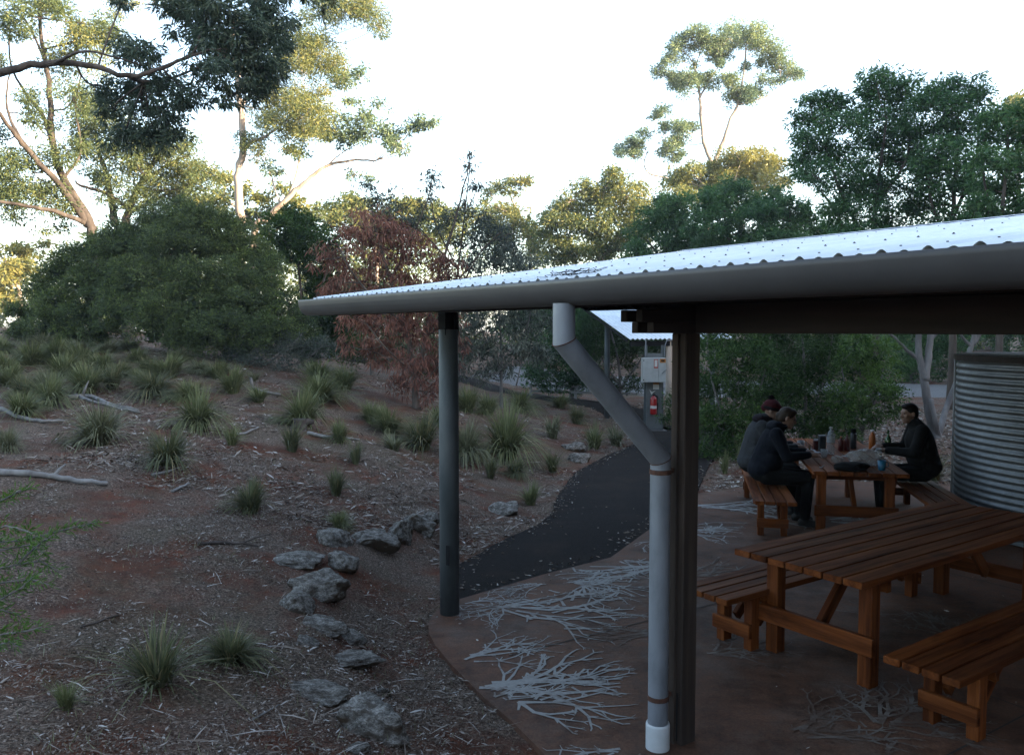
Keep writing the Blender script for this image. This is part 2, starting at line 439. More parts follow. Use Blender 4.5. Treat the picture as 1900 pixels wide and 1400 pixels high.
# pale branching patterns let into the slab
def motif_mat(name, pale, wear):
    m = mat(name, rough=.8, spec=.12)
    v = coords(m, 'Object'); n1 = noise(m, v, 3.5, 8, .75); n2 = noise(m, v, 26, 4, .7)
    c1 = ramp(m, n2.outputs['Fac'], [(.3, tuple(x*.75 for x in pale)), (.65, pale)])
    f = ramp(m, n1.outputs['Fac'], [(wear, (1,1,1)), (wear+.16, (.08,.08,.08))])
    lk(m, mixc(m, f.outputs[0], c1.outputs[0], (.085,.056,.043)), bsdf(m).inputs['Base Color'])
    return m
m_motif = motif_mat('pale_etched_concrete', (.27,.265,.255), .32)
m_motif_worn = motif_mat('worn_etched_concrete', (.16,.14,.125), .42)
def motif(px, py, ang, size, spread, nray, seed, m, squash=1.0):
    """antler-like fan: hub at a pixel of the slab, rays leaving around the world angle ang"""
    rr = random.Random(seed); c = on_z(px, py); V = []; F = []; k = [0]
    def stroke(p, q, w0, w1):
        t = (q-p)
        if t.length < 1e-4 or sdist(SLAB, np.array([p.x, q.x]), np.array([p.y, q.y])).max() > -.012-max(w0, w1): return
        t.normalize(); s = Vector((-t.y, t.x)); z = .004 + k[0]*.000004; k[0] += 1
        b = len(V)
        p = p - t*w0*.5; q = q + t*w1*.8
        mid = (p+q)/2; wm = (w0+w1)/2*.8
        for (pp, w) in ((p, w0), (mid, wm), (q, w1)):
            V.append((pp.x-s.x*w, pp.y-s.y*w, z)); V.append((pp.x+s.x*w, pp.y+s.y*w, z))
        F.append([b, b+2, b+3, b+1]); F.append([b+2, b+4, b+5, b+3])
    def grow(p, a, L, w, d):
        q = p + Vector((math.cos(a), math.sin(a)))*L
        stroke(p, q, w, w*.68)
        if d == 0:
            for j in range(rr.choice((2, 2, 3))):
                grow_tip(q, a + rr.uniform(-.9, .9), L*rr.uniform(.3, .55), w*.7)
            return
        n = rr.choice((1, 2, 2))
        for j in range(n):
            da = rr.uniform(.22, .62)*(1 if (j % 2 == 0) else -1)*rr.choice((1, 1, -1)) if n > 1 else rr.uniform(-.3, .3)
            grow(q, a*0.75+base*0.25 + da, L*rr.uniform(.6, .95), w*.74, d-1)
        if rr.random() < .5: grow_tip(q, a + rr.choice((-1, 1))*rr.uniform(.7, 1.3), L*.4, w*.6)
    def grow_tip(p, a, L, w):
        stroke(p, p + Vector((math.cos(a), math.sin(a)))*L, w, w*.42)
    tips = []
    for i in range(nray):
        f = (i+.5)/nray*2-1
        base = ang + spread*f + rr.uniform(-.08, .08)
        p0 = Vector((c.x, c.y)) + Vector((math.cos(base)*rr.uniform(.0, .12) + rr.uniform(-.07, .07), math.sin(base)*rr.uniform(.0, .12) + rr.uniform(-.07, .07)))*size
        grow(p0, base, size*rr.uniform(.20, .30), size*rr.uniform(.016, .027), 4 if rr.random() < .45 else 3)
    # cross links between neighbouring rays
    for j in range(nray*3):
        f = rr.uniform(-1, 1); a0 = ang + spread*f; a1 = a0 + spread/nray*rr.uniform(1.2, 2.4); r0 = size*rr.uniform(.25, .7); r1 = r0 + size*rr.uniform(-.1, .12)
        stroke(Vector((c.x+math.cos(a0)*r0, c.y+math.sin(a0)*r0)), Vector((c.x+math.cos(a1)*r1, c.y+math.sin(a1)*r1)), size*.012, size*.009)
    # keep to the slab
    o = link('branching_pattern', mesh_py('branching_pattern', V, F), m, slab)
    return o
motif(925, 1128, -.05, 1.3, .75, 7, 3, m_motif)
motif(925, 1126, math.pi+.75, .50, 1.0, 7, 5, m_motif)
motif(868, 1118, .1, .5, .7, 5, 7, m_motif)
motif(900, 1275, .12, 1.02, .62, 7, 9, m_motif)
motif(862, 1222, .45, .72, .5, 5, 12, m_motif)
motif(1060, 1078, -.5, .85, .8, 6, 61, m_motif)
motif(1010, 1082, math.pi+.5, .5, .6, 5, 63, m_motif)
motif(1150, 1040, -.7, .7, .8, 6, 67, m_motif)
motif(880, 1300, .5, .7, .5, 5, 71, m_motif)
motif(1215, 1052, math.pi+.45, 1.15, .42, 6, 17, m_motif)
motif(1228, 1000, math.pi+1.2, .6, .5, 4, 18, m_motif)
motif(1240, 1175, math.pi-.1, .55, .4, 6, 21, m_motif_worn)
motif(1320, 1215, .25, .62, .9, 7, 25, m_motif_worn)
motif(1150, 1393, math.pi+.15, .5, .5, 4, 31, m_motif)
motif(1300, 941, -.15, 1.5, .5, 6, 33, m_motif)
motif(1240, 985, .0, .95, .6, 6, 37, m_motif)
motif(1545, 965, -.1, 1.2, .7, 6, 41, m_motif)
motif(1290, 1068, .45, .8, .6, 6, 43, m_motif_worn)
motif(1640, 1345, .5, .8, 1.2, 8, 47, m_motif_worn)
motif(1760, 1180, 1.2, .8, 1.3, 8, 51, m_motif_worn)
motif(1480, 1360, .2, .7, .8, 6, 53, m_motif_worn)

# ---- asphalt path and the path that turns off behind, gravel road
m_asph = mat('asphalt', rough=.95, spec=.06)
v = coords(m_asph, 'Object'); n1 = noise(m_asph, v, 140, 3, .7); n2 = noise(m_asph, v, 1.6, 6, .65); n3 = noise(m_asph, v, 22, 4, .6)
ca = ramp(m_asph, n1.outputs['Fac'], [(.32, (.0062,.0055,.0052)), (.52, (.0165,.0145,.0138)), (.66, (.036,.032,.031)), (.78, (.07,.066,.066))])
da = ramp(m_asph, n2.outputs['Fac'], [(.50, (0,0,0)), (.72, (.55,.55,.55))])
lk(m_asph, mixc(m_asph, da.outputs[0], ca.outputs[0], (.040,.029,.023)), bsdf(m_asph).inputs['Base Color'])
bb = bump(m_asph, n3.outputs['Fac'], .5, .02); lk(m_asph, bump(m_asph, n1.outputs['Fac'], .8, .006, bb), bsdf(m_asph).inputs['Normal'])
def drape(name, pts, half, material, lift=.02, n=60, wob=.08, label=None, cat='path'):
    pts = [Vector(p) for p in pts]
    L = [0]
    for a, b in zip(pts[:-1], pts[1:]): L.append(L[-1]+(b-a).length)
    S = []
    for i in range(n+1):
        d = L[-1]*i/n; k = max(j for j in range(len(L)) if L[j] <= d+1e-6); k = min(k, len(pts)-2)
        f = (d-L[k])/(L[k+1]-L[k]); S.append(pts[k].lerp(pts[k+1], f))
    for _ in range(3): S = [S[0]]+[(S[i-1]+S[i]*2+S[i+1])/4 for i in range(1, n)]+[S[-1]]
    V = []; F = []; m = 6
    for i, p in enumerate(S):
        t = (S[min(i+1, n)]-S[max(i-1, 0)]).normalized(); s = Vector((-t.y, t.x))
        for j in range(m+1):
            w = half*(j/m*2-1) + (random.uniform(-wob, wob) if j in (0, m) else 0)
            x, y = p.x+s.x*w, p.y+s.y*w
            V.append((x, y, hz(x, y)+(lift if 0 < j < m else lift*.1-.02)))
    for i in range(n):
        for j in range(m): F.append([i*(m+1)+j, i*(m+1)+j+1, (i+1)*(m+1)+j+1, (i+1)*(m+1)+j])
    o = link(name, mesh_py(name, V, F, True), material)
    return tag(o, label, cat, kind='structure')
pth = []
rr_ = random.Random(4)
for i in range(len(PATH)):
    a = Vector(PATH[i]); b = Vector(PATH[(i+1) % len(PATH)])
    edge = i < 10                      # the open left edge is a little ragged
    k = max(1, int((b-a).length/.15)) if edge else 1
    for j in range(k):
        p = a.lerp(b, j/k)
        if edge and (i+j) > 0: p = p + Vector((rr_.uniform(-.012, .012), rr_.uniform(-.012, .012)))
        pth.append((p.x, p.y))
path = prism('asphalt_path', pth, -.12, -.006, m_asph)
tag(path, 'dark asphalt path curving away from the slab past the steel post', 'path', kind='structure')
drape('side_path', [(3.6,19.2),(3.0,24.2),(.9,27.6),(-1.8,30.5),(-6,33)], .75, m_asph, .10, 50, .06, 'dark asphalt side path crossing behind the tussocks')
m_gravel = noisy('pale_gravel', [(.3, (0.0672,0.0672,0.0672)), (.5, (0.1092,0.1092,0.1113)), (.7, (0.1512,0.1512,0.1554))], 30, .95, .4, .01)
drape('gravel_road', [(-1,34.5),(6,33),(14,31.0),(26,29),(45,27)], 3.2, m_gravel, .05, 60, .3, 'pale grey gravel road seen through the bushes behind the tables', 'road')

# ================================================================ PICNIC SHELTER
m_zinc = mat('zincalume_sheet', (.62,.65,.68), .42, .25)
v = coords(m_zinc, 'Object'); n1 = noise(m_zinc, v, 3, 6); n2 = noise(m_zinc, v, 60, 3)
lk(m_zinc, ramp(m_zinc, n1.outputs['Fac'], [(.3, (0.576,0.6182,0.6588)), (.6, (0.6912,0.7286,0.7668))]).outputs[0], bsdf(m_zinc).inputs['Base Color'])
lk(m_zinc, ramp(m_zinc, n2.outputs['Fac'], [(.3, (.34,.34,.34)), (.7, (.52,.52,.52))]).outputs[0], bsdf(m_zinc).inputs['Roughness'])
m_gutter = noisy('grey_brown_painted_steel', [(.3, (0.04524,0.0429,0.04368)), (.6, (0.05772,0.0546,0.05538))], 2.5, .45, .03, .002, spec=.35, metal=.15)
m_steel = noisy('weathered_galvanised_post', [(.3, (0.0495,0.0585,0.063)), (.5, (0.0765,0.0882,0.0945)), (.7, (0.108,0.117,0.1215))], 5, .6, .15, .003, metal=.35, stretch=(1,1,.35))
m_pipe = noisy('grey_painted_downpipe', [(.28, (0.0962,0.104,0.1148)), (.42, (0.1554,0.1656,0.1845)), (.55, (0.185,0.1963,0.2173)), (.72, (0.2294,0.2426,0.2665))], 5, .42, .08, .003, spec=.35, metal=.12, detail=9, stretch=(1,1,.4))
m_pvc = noisy('white_pvc', [(.3, (0.36,0.372,0.372)), (.6, (0.444,0.456,0.462))], 6, .45, .03, .001)
m_rust = noisy('rusty_strap', [(.3, (0.035,0.0175,0.0126)), (.6, (0.084,0.035,0.021))], 20, .8, .2, .002)
m_darkwood = noisy('old_dark_timber', [(.3, (0.00792,0.005148,0.00396)), (.5, (0.01663,0.0103,0.00792)), (.7, (0.0297,0.0198,0.01505))], 10, .8, .5, .004, stretch=(.08,1,1), rnd=True)
m_postwood = noisy('old_post_timber', [(.3, (0.01664,0.01144,0.00884)), (.5, (0.0338,0.02236,0.01716)), (.7, (0.0624,0.0442,0.0338))], 12, .85, .6, .005, stretch=(.06,1,1), rnd=True)
m_black = mat('black_steel', (.010,.010,.011), .85, 0, .1)

shelter = tag(empty('picnic_shelter', SH(-1, 3, 0)), 'open picnic shelter with corrugated steel roof and brown gutter over wooden tables', 'shelter')
IS = Matrix.Translation(-Vector(shelter.location))
def inS(p): return Vector(p) - shelter.location
SLOPE, QR, ZG = .142, 4.3, 2.545
def corr_sheet(name, s0, s1, q0, q1, za, zb, parent, material, pitch=.0775, A=.0070, alt=.70, edge=1.0):
    """corrugated sheet with thickness; s along the gutter, q inwards"""
    n = max(8, int(round((s1-s0)/pitch*8))); V = []; F = []
    for layer, dz in ((0, 0.0), (1, -.0022)):
        for i in range(n+1):
            s = s0+(s1-s0)*i/n; ph = s/pitch; a = A*(1 if int(math.floor(ph)) % 2 == 0 else alt)
            h = -math.cos(2*math.pi*ph)*a + (a-A)
            for (q, z, g) in ((q0, za, edge), (q0*.8+q1*.2, za*.8+zb*.2, 1.0), (q1, zb, 1.0)):
                V.append(inS(SH(s, q, z+h*g+dz)))
    N = (n+1)*3
    for i in range(n):
        for j in range(2):
            a = i*3+j
            F.append([a, a+1, a+4, a+3]); F.append([N+a, N+a+3, N+a+4, N+a+1])
        F.append([i*3, i*3+3, N+i*3+3, N+i*3]); F.append([i*3+2, N+i*3+2, N+i*3+5, i*3+5])
    o = link(name, mesh_py(name, V, F, True), material, parent)
    me = o.data
    return o
m_scr = mat('dark_roof_screw', (.03,.03,.035), .5, .3)
s = 3.22; W = .775
while s > -4.6:
    z0 = ZG+.006
    sh_ = corr_sheet('roof_sheet', s-W-.0004, s, .045, QR, z0, z0+SLOPE*QR, shelter, m_zinc, edge=1.75)
    mb = MB()
    for q in (.16, 1.1, 2.2, 3.3):
        for k in range(5):
            sk = math.floor((s-.02)/.155)*.155 + .0387 - k*.155
            if not (s-W < sk < s): continue
            z = z0+SLOPE*(q-.045)+.009
            c = inS(SH(sk, q, z))
            mb.lathe([(.008, -.004), (.008, .0), (.0045, .001), (.0045, .005)], 6, c)
    if mb.V: mb.build('roof_screw', m_scr, sh_)['kind'] = 'stuff'
    corr_sheet('back_roof_sheet', s-W-.0004, s, QR+.01, QR*2, z0+SLOPE*QR, z0+.0, shelter, m_zinc)
    s -= W
# ridge cap
mb = MB(); zr = ZG+.006+SLOPE*QR+.010
mb.add([inS(SH(3.24, QR-.05, zr-.006)), inS(SH(3.24, QR, zr+.004)), inS(SH(3.24, QR+.05, zr-.006)), inS(SH(-4.6, QR-.05, zr-.006)), inS(SH(-4.6, QR, zr+.004)), inS(SH(-4.6, QR+.05, zr-.006))], [[0,1,4,3],[1,2,5,4]])
mb.build('ridge_cap', m_zinc, shelter)
# gutter: half-round front with a bead lip
def gutter(name, q0, flip, s0, s1, zt, parent):
    prof = [(.010, -.012), (.002, -.004), (.004, .004), (.012, .004)]      # bead
    prof = [(.014, -.006), (.010, .004), (.002, .004), (-.002, -.003), (.000, -.018), (.004, -.042), (.014, -.070), (.031, -.096), (.054, -.113), (.080, -.119), (.112, -.119), (.116, -.115), (.116, .012)]
    inner = [(p[0]+.003, p[1]+.003) if i > 3 and i < 10 else (p[0], p[1]+.003) for i, p in enumerate(prof)]
    mb = MB(); P = prof; V = []; F = []; ns = 2
    for (ss) in (s0, s1):
        for (q, z) in P: V.append(inS(SH(ss, q0+flip*q, zt+z)))
    n = len(P)
    for i in range(n-1): F.append([i, i+1, n+i+1, n+i])
    mb.add(V, F)
    # end stop
    mb.add([inS(SH(s1, q0+flip*q, zt+z)) for (q, z) in P[3:]], [list(range(n-3))])
    o = mb.build(name, m_gutter, parent, True)
    md = o.modifiers.new('thick', 'SOLIDIFY'); md.thickness = .003; md.offset = 0
    return o
gut = gutter('gutter', 0.0, 1, -4.7, 3.43, ZG-.006, shelter)
gutter('gutter', QR*2+.03, -1, -4.7, 3.36, ZG-.006, shelter)
for s_ in (2.95, 2.0, 1.05, .15, -.8, -1.7):
    mb = MB(); mb.box((-.012, 0, 0), (.012, .116, .004)); 
    M = Matrix.Translation(inS(SH(s_, .003, ZG-.004))) @ Matrix(((ED.x, EN.x, 0), (ED.y, EN.y, 0), (0, 0, 1))).to_4x4()
    o = mb.build('gutter_bracket', m_gutter, gut); o.matrix_basis = M
# fascia and edge beam on the posts (along the gutter)
bar('fascia', inS(SH(3.3, .135, ZG-.06)), inS(SH(-4.6, .135, ZG-.06)), .03, .14, m_darkwood, shelter)
bar('edge_beam', inS(SH(2.68, .90, 2.505)), inS(SH(-4.6, .90, 2.505)), .07, .13, m_darkwood, shelter)
bar('lower_edge_beam', inS(SH(-.13, .90, 2.360)), inS(SH(-4.6, .90, 2.360)), .10, .155, m_darkwood, shelter)
bar('back_edge_beam', inS(SH(2.68, 6.3, 2.505)), inS(SH(-4.6, 6.3, 2.505)), .07, .13, m_darkwood, shelter)
bar('lower_back_edge_beam', inS(SH(0.2, 6.3, 2.362)), inS(SH(-4.6, 6.3, 2.362)), .10, .15, m_darkwood, shelter)
# tie beams with corbelled tails on the timber posts, running in from the gutter
for s_ in (-.02, -2.57):
    for w in (.058, -.058):
        bar('tie_beam', inS(SH(s_+w, .57, 2.3125)), inS(SH(s_+w, 7.0, 2.3125)), .05, .0585, m_darkwood, shelter)
        bar('tie_beam_cap', inS(SH(s_+w, .49, 2.373)), inS(SH(s_+w, 7.0, 2.373)), .05, .062, m_darkwood, shelter)
    mb = MB(); pts = [(.30, 2.520), (.36, 2.500), (.40, 2.455), (.44, 2.405), (3.5, 2.405), (3.5, 2.90), (.30, 2.535)]
    n = len(pts); V = []
    for w in (-.024, .024):
        for (q, z) in pts: V.append(inS(SH(s_+w, q, z)))
    mb.add(V, [list(range(n))[::-1], list(range(n, 2*n))] + [[i, (i+1) % n, n+(i+1) % n, n+i] for i in range(n)])
    mb.build('rafter', m_darkwood, shelter)
    mb = MB(); pts = [(3.51, 2.405), (8.3, 2.405), (8.3, 2.52), (3.51, 2.88)]; n = 4; V = []
    for w in (-.024, .024):
        for (q, z) in pts: V.append(inS(SH(s_+w, q, z)))
    mb.add(V, [list(range(n))[::-1], list(range(n, 2*n))] + [[i, (i+1) % n, n+(i+1) % n, n+i] for i in range(n)])
    mb.build('back_rafter', m_darkwood, shelter)
    o = corr_sheet('flashing_strip', s_-.3, s_+.3, .40, .56, 2.413, 2.418, shelter, m_black, .0775, .009, 1.0)
for q in (1.5, 2.3, 3.1, 3.9, 4.8, 5.7, 6.6, 7.6):
    z = ZG - .065 + SLOPE*(q if q < QR else 2*QR-q)
    bar('purlin', inS(SH(3.1, q, z)), inS(SH(-4.6, q, z)), .045, .07, m_darkwood, shelter)
# steel post
mb = MB(); b = inS(SH(2.53, .90, 0)); mb.lathe([(.079, -.05), (.079, 2.30), (.074, 2.305)], 28, b)
sp = mb.build('steel_post', m_steel, shelter, True)
for p in sp.data.polygons: p.use_smooth = abs(p.normal.z) < .5
mb = MB(); mb.lathe([(.045, 2.306), (.045, 2.44)], 16, b)
for w in (-.062, .050):
    mb.box((-.055, w, 2.26), (.055, w+.012, 2.44), Matrix.Translation(b) @ Matrix(((ED.x, EN.x, 0), (ED.y, EN.y, 0), (0, 0, 1))).to_4x4())
mb.build('post_bracket', m_black, sp)
mb = MB(); d = Vector((-.55, -.83, 0)).normalized(); sd = Vector((-d.y, d.x, 0)); c0 = b + d*.081
V = [c0 + sd*x + Vector((0,0,z)) for x, z in ((.028,.42),(.062,.42),(.062,.58),(.028,.58))]
mb.add(V, [[0,1,2,3]]); mb.build('access_plate', m_black, sp)
# timber posts (twin: one main stick and a slimmer packing piece)
for s_ in (-.02, -2.57):
    M2 = Vector((0, 0, 0))
    p = bar('timber_post', inS(SH(s_, .90, -.05)), inS(SH(s_, .90, 2.285)), .105, .115, m_postwood, shelter, .006, up=(EN.x, EN.y, 0))
    bar('packing_strip', inS(SH(s_+.012, .835, -.04)), inS(SH(s_+.012, .835, 2.28)), .045, .02, m_postwood, shelter, .003, up=(EN.x, EN.y, 0))
    mb = MB(); cc = inS(SH(s_-.036, .822, 0)); mb.box((-.003, -.004, .03), (.003, .004, .30), Matrix.Translation(cc)); mb.build('post_base_plate', m_black, shelter)
    bar('timber_post', inS(SH(s_, 6.3, -.05)), inS(SH(s_, 6.3, 2.285)), .105, .115, m_postwood, shelter, .006, up=(EN.x, EN.y, 0)) if s_ < -1 else None
# downpipe: drop, raking length, long upright, straps, white collar
dp = tag(empty('downpipe', inS(SH(0.0, .06, 0))), None); dp.parent = shelter
def inD(p): return inS(p) - dp.location
A0, A1 = SH(0, .062, ZG-.115), SH(0, .062, 2.245); B1 = SH(-.005, .728, 1.60); B0 = SH(-.005, .728, 0.02)
def cutpipe(name, P, r=.0555, n=28):
    """pipe with mitred ends: rings lie in the given planes"""
    mb = MB(); V = []; F = []
    for (p, axis, nrm) in P:
        axis = axis.normalized(); nrm = nrm.normalized(); u = Vector((-ED.x, -ED.y, 0)); u = (u-axis*u.dot(axis)).normalized(); w = axis.cross(u)
        for k in range(n):
            o = (u*math.cos(2*math.pi*k/n)+w*math.sin(2*math.pi*k/n))*r
            o = o - axis*(o.dot(nrm)/axis.dot(nrm))
            V.append(inD(p)+o)
    for k in range(n): F.append([k, (k+1) % n, n+(k+1) % n, n+k])
    mb.add(V, F); return mb.build(name, m_pipe, dp, True)
dn = Vector((0, 0, -1)); rk = (B1-A1).normalized()
m1 = (dn+rk).normalized()
cutpipe('pipe_drop', [(A0, dn, dn), (A1, dn, m1)])
cutpipe('pipe_rake', [(A1+rk*.0012, rk, m1), (B1-rk*.0012, rk, m1)], .0562)
cutpipe('pipe_upright', [(B1, dn, m1), (B0, dn, dn)])
mb = MB()                                        # weld seams of the two elbows
for p in (A1, B1):
    u = Vector((-ED.x, -ED.y, 0)); w = m1.cross(u).normalized(); V = []
    P = [inD(p)+u*.0572*math.cos(a)+w*.0572*(1/abs(m1.dot(dn)))*math.sin(a) for a in [2*math.pi*k/28 for k in range(29)]]
    mb.tube(P, .0028, 6, False)
mb.build('elbow_seam', m_rust, dp)
for z in (1.535, .285):
    mb = MB(); c = inD(SH(-.005, .728, z)); mb.lathe([(.0555, -.013), (.0605, -.012), (.0605, .012), (.0555, .013)], 28, c, False)
    mb.box((-.012, 0, -.012), (.012, .09, .012), Matrix.Translation(c) @ Matrix(((ED.x, EN.x, 0), (ED.y, EN.y, 0), (0, 0, 1))).to_4x4())
    mb.build('pipe_strap', m_rust, dp)
mb = MB(); c = inD(SH(-.005, .728, 0)); mb.lathe([(.066, -.02), (.066, .13), (.063, .142), (.0565, .142)], 28, c, False)
mb.build('white_collar', m_pvc, dp, True)
# scrap of plastic gutter mesh lying on the roof edge
mb = MB(); ss0, q0 = .13, .03
def onroof(s, q): 
    return SH(s, q, ZG+.012+SLOPE*(q-.045)+.016+.004*math.sin(q*60)+.010*math.sin(s*31))
for i in range(7):
    for j in range(6):
        a = (i + (j % 2)*.5)*.045; w = lambda x, y: onroof(.30-x-(y*.0), q0+y*.045)
        if random.random() < .04: continue
        y = j
        P0 = onroof(.16-a, .03+y*.036); P1 = onroof(.16-a-.0225, .03+(y+1)*.036); P2 = onroof(.16-a+.0225, .03+(y+1)*.036)
        if a < .29: mb.tube([P0, P1], .0016, 4, False)
        mb.tube([P0, P2], .0016, 4, False)
o = mb.build('gutter_mesh_scrap', m_black); tag(o, 'scrap of black plastic mesh lying on the roof edge above the downpipe', 'mesh')

# ================================================================ FURNITURE
m_wood = mat('oiled_pine', rough=.5, spec=.08)
v = coords(m_wood, 'Object', (.35, 6, 6), True)
n1 = noise(m_wood, v, 2.2, 8, .7); n2 = noise(m_wood, coords(m_wood, 'Object', (1, 3, 3), True), 2.0, 3)
oi = nd(m_wood, 'ShaderNodeObjectInfo')
cw = ramp(m_wood, n1.outputs['Fac'], [(.32, (0.02944,0.0076,0.002304)), (.45, (0.07176,0.0192,0.004896)), (.56, (0.1178,0.0344,0.009)), (.70, (0.1656,0.0552,0.0162))])
kn = ramp(m_wood, n2.outputs['Fac'], [(.60, (1,1,1)), (.70, (.45,.38,.35))])
c = mixc(m_wood, 1.0, cw.outputs[0], kn.outputs[0], 'MULTIPLY')
hv = nd(m_wood, 'ShaderNodeHueSaturation'); mr = nd(m_wood, 'ShaderNodeMapRange'); mr.inputs[3].default_value = .72; mr.inputs[4].default_value = 1.2
lk(m_wood, oi.outputs['Random'], mr.inputs[0]); lk(m_wood, mr.outputs[0], hv.inputs['Value']); lk(m_wood, c, hv.inputs['Color'])
lk(m_wood, hv.outputs[0], bsdf(m_wood).inputs['Base Color'])
lk(m_wood, bump(m_wood, n1.outputs['Fac'], .25, .002), bsdf(m_wood).inputs['Normal'])
lk(m_wood, ramp(m_wood, n1.outputs['Fac'], [(.3, (.70,.70,.70)), (.7, (.50,.50,.50))]).outputs[0], bsdf(m_wood).inputs['Roughness'])
m_bolt = mat('zinc_bolt', (.35,.35,.36), .4, .8)

def table(label, loc, rz, L=2.88):
    t = tag(empty('picnic_table', loc, rz), label, 'table', 'wooden picnic tables')
    nb, bw, gap = 7, .130, .012; W_ = nb*bw+(nb-1)*gap
    for i in range(nb):
        y = -W_/2+bw/2+i*(bw+gap)
        bar('board', (-L/2, y, .738), (L/2, y, .738), bw, .044, m_wood, t)
    for e in (-1, 1):
        x = e*(L/2-.30)
        for sy in (-1, 1):
            lg = bar('leg', (x, sy*.36, 0), (x, sy*.36, .715), .096, .096, m_wood, t, .005, up=(1, 0, 0))
            mb = MB()
            for z in (.66, .30):
                mb.lathe([(.012, 0), (.012, .006), (.004, .009)], 8)
            mb = MB(); mb.lathe([(.013, 0), (.013, .005), (.004, .008)], 8)
            o = mb.build('bolt', m_bolt, lg); o.matrix_basis = Matrix.Translation((.30-.3575, 0, e*.050)) @ Matrix.Rotation(R(0 if e > 0 else 180), 4, 'X')
        bar('top_rail', (x, -.425, .670), (x, -.309+.0, .670), .05, .088, m_wood, t) if False else None
        bar('top_rail', (x-e*.074, -.45, .668), (x-e*.074, .45, .668), .05, .095, m_wood, t)
        bar('low_rail', (x+e*.070, -.44, .285), (x+e*.070, .44, .285), .042, .12, m_wood, t)
        bar('brace', (x+e*.02, 0.0, .262), (x-e*.40, 0.0, .700), .045, .09, m_wood, t)
    return t
def bench(label, loc, rz, L=2.88):
    t = tag(empty('bench', loc, rz), label, 'bench', 'wooden benches at the picnic tables')
    nb, bw, gap = 4, .098, .014; W_ = nb*bw+(nb-1)*gap
    for i in range(nb):
        y = -W_/2+bw/2+i*(bw+gap)
        bar('board', (-L/2, y, .432), (L/2, y, .432), bw, .042, m_wood, t)
    for e in (-1, 1):
        x = e*(L/2-.38)
        for sy in (-1, 1):
            bar('leg', (x, sy*.125, 0), (x, sy*.125, .410), .07, .09, m_wood, t, .004, up=(1, 0, 0))
        bar('top_rail', (x-e*.071, -.20, .372), (x-e*.071, .20, .372), .045, .075, m_wood, t)
        bar('low_rail', (x+e*.066, -.17, .150), (x+e*.066, .17, .150), .038, .10, m_wood, t)
        for sy in (-1, 1):
            bar('brace', (x-e*.095, sy*.095, .165), (x-e*.36, sy*.095, .405), .04, .075, m_wood, t)
    return t
NA = math.atan2(.573, .8195)
def near(x, y): 
    c = Vector((1.853, 5.385, 0)) + Vector((.8195, .573, 0))*(1.44) 
    return c + Vector((.8195, .573, 0))*x + Vector((-.573, .8195, 0))*y
table('large wooden picnic table with slatted top closest to the camera', near(0, 0), NA)
bench('wooden bench at front right, nearest of all the benches', near(-.22, -.985), NA)
bench('wooden bench tucked under the far side of the nearest table', near(-.20, .60), NA)
FA = math.atan2(.979, .2036); FV = Vector((.2036, .979, 0)); FB = Vector((.979, -.2036, 0))
FT0 = Vector((3.775, 8.90, 0))
def farp(k, w, z=0): return FT0 + FV*k + FB*w + Vector((0, 0, z))
table('wooden picnic table crowded with food where three people sit', farp(1.44, 0), FA)
bench('wooden bench under the two people sitting side by side', farp(1.20, -.90), FA)
bench('wooden bench under the man dressed in black', farp(1.20, .90), FA)

# ================================================================ WATER TANK
m_tank = mat('galvanised_tank', (.45,.47,.49), .38, .7)
v = coords(m_tank, 'Object', (1,1,1)); n1 = noise(m_tank, v, 2.2, 7, .7); n2 = noise(m_tank, v, 26, 4)
lk(m_tank, ramp(m_tank, n1.outputs['Fac'], [(.3, (0.0833,0.08747,0.09171)), (.5, (0.1166,0.1221,0.1278)), (.7, (0.1444,0.15,0.1555))]).outputs[0], bsdf(m_tank).inputs['Base Color'])
lk(m_tank, ramp(m_tank, n2.outputs['Fac'], [(.3, (.42,.42,.42)), (.7, (.62,.62,.62))]).outputs[0], bsdf(m_tank).inputs['Roughness'])
TC = Vector((6.70, 9.33, 0)); tank = tag(empty('water_tank', TC), 'round corrugated galvanised water tank at the right edge behind the tables', 'water tank')
mb = MB(); prof = []; nz = 26*6
for i in range(nz+1):
    z = .02+1.93*i/nz; prof.append((1.5+.0105*math.cos(2*math.pi*i/6), z))
mb.lathe(prof, 128); mb.build('tank_wall', m_tank, tank, True)
for p in tank.children[0].data.polygons: p.use_smooth = len(p.vertices) == 4
for a_ in (R(203), R(236), R(262)):
    mb = MB()
    for i in range(nz):
        z = .03+1.91*i/nz
    c0 = Vector((math.cos(a_), math.sin(a_), 0)); t0 = Vector((-c0.y, c0.x, 0))
    for i in range(26):
        z = .02+1.93*(i+.0)/26+.0; mb.lathe([(.007, -.002), (.006, .004), (.002, .006)], 6, c0*1.513+Vector((0, 0, z)))
    mb.build('rivet_row', m_tank, tank)['kind'] = 'stuff'
mb = MB(); mb.lathe([(1.512, 1.945), (1.535, 1.95), (1.535, 2.01), (1.512, 2.015)], 96); mb.build('rim', m_darkwood, tank)
mb = MB(); mb.lathe([(1.51, 1.99), (.4, 2.02), (.05, 2.022)], 64); mb.build('tank_lid', m_tank, tank)
mb = MB(); a = math.atan2(-.92, -.39); a2 = math.radians(180+27.5+62+4)
tgt = Vector((-math.sin(R(28)), math.cos(R(28)), 0))
th = math.pi - R(28.2) + R(0)
ang = math.atan2(math.cos(th)*0+.0, 1)
pd = Vector((-math.cos(R(20)), math.sin(R(20)), 0))
mb.tube([pd*1.527+Vector((0,0,.0)), pd*1.527+Vector((0,0,1.95))], .012, 8); mb.build('overflow_pipe', m_pipe, tank)
mb = MB(); mb.tube([(.1,-.9,2.0), (.1,-.9,2.35), (.0,-1.1,2.44)], .045, 12); mb.build('inlet_pipe', m_pipe, tank, True)
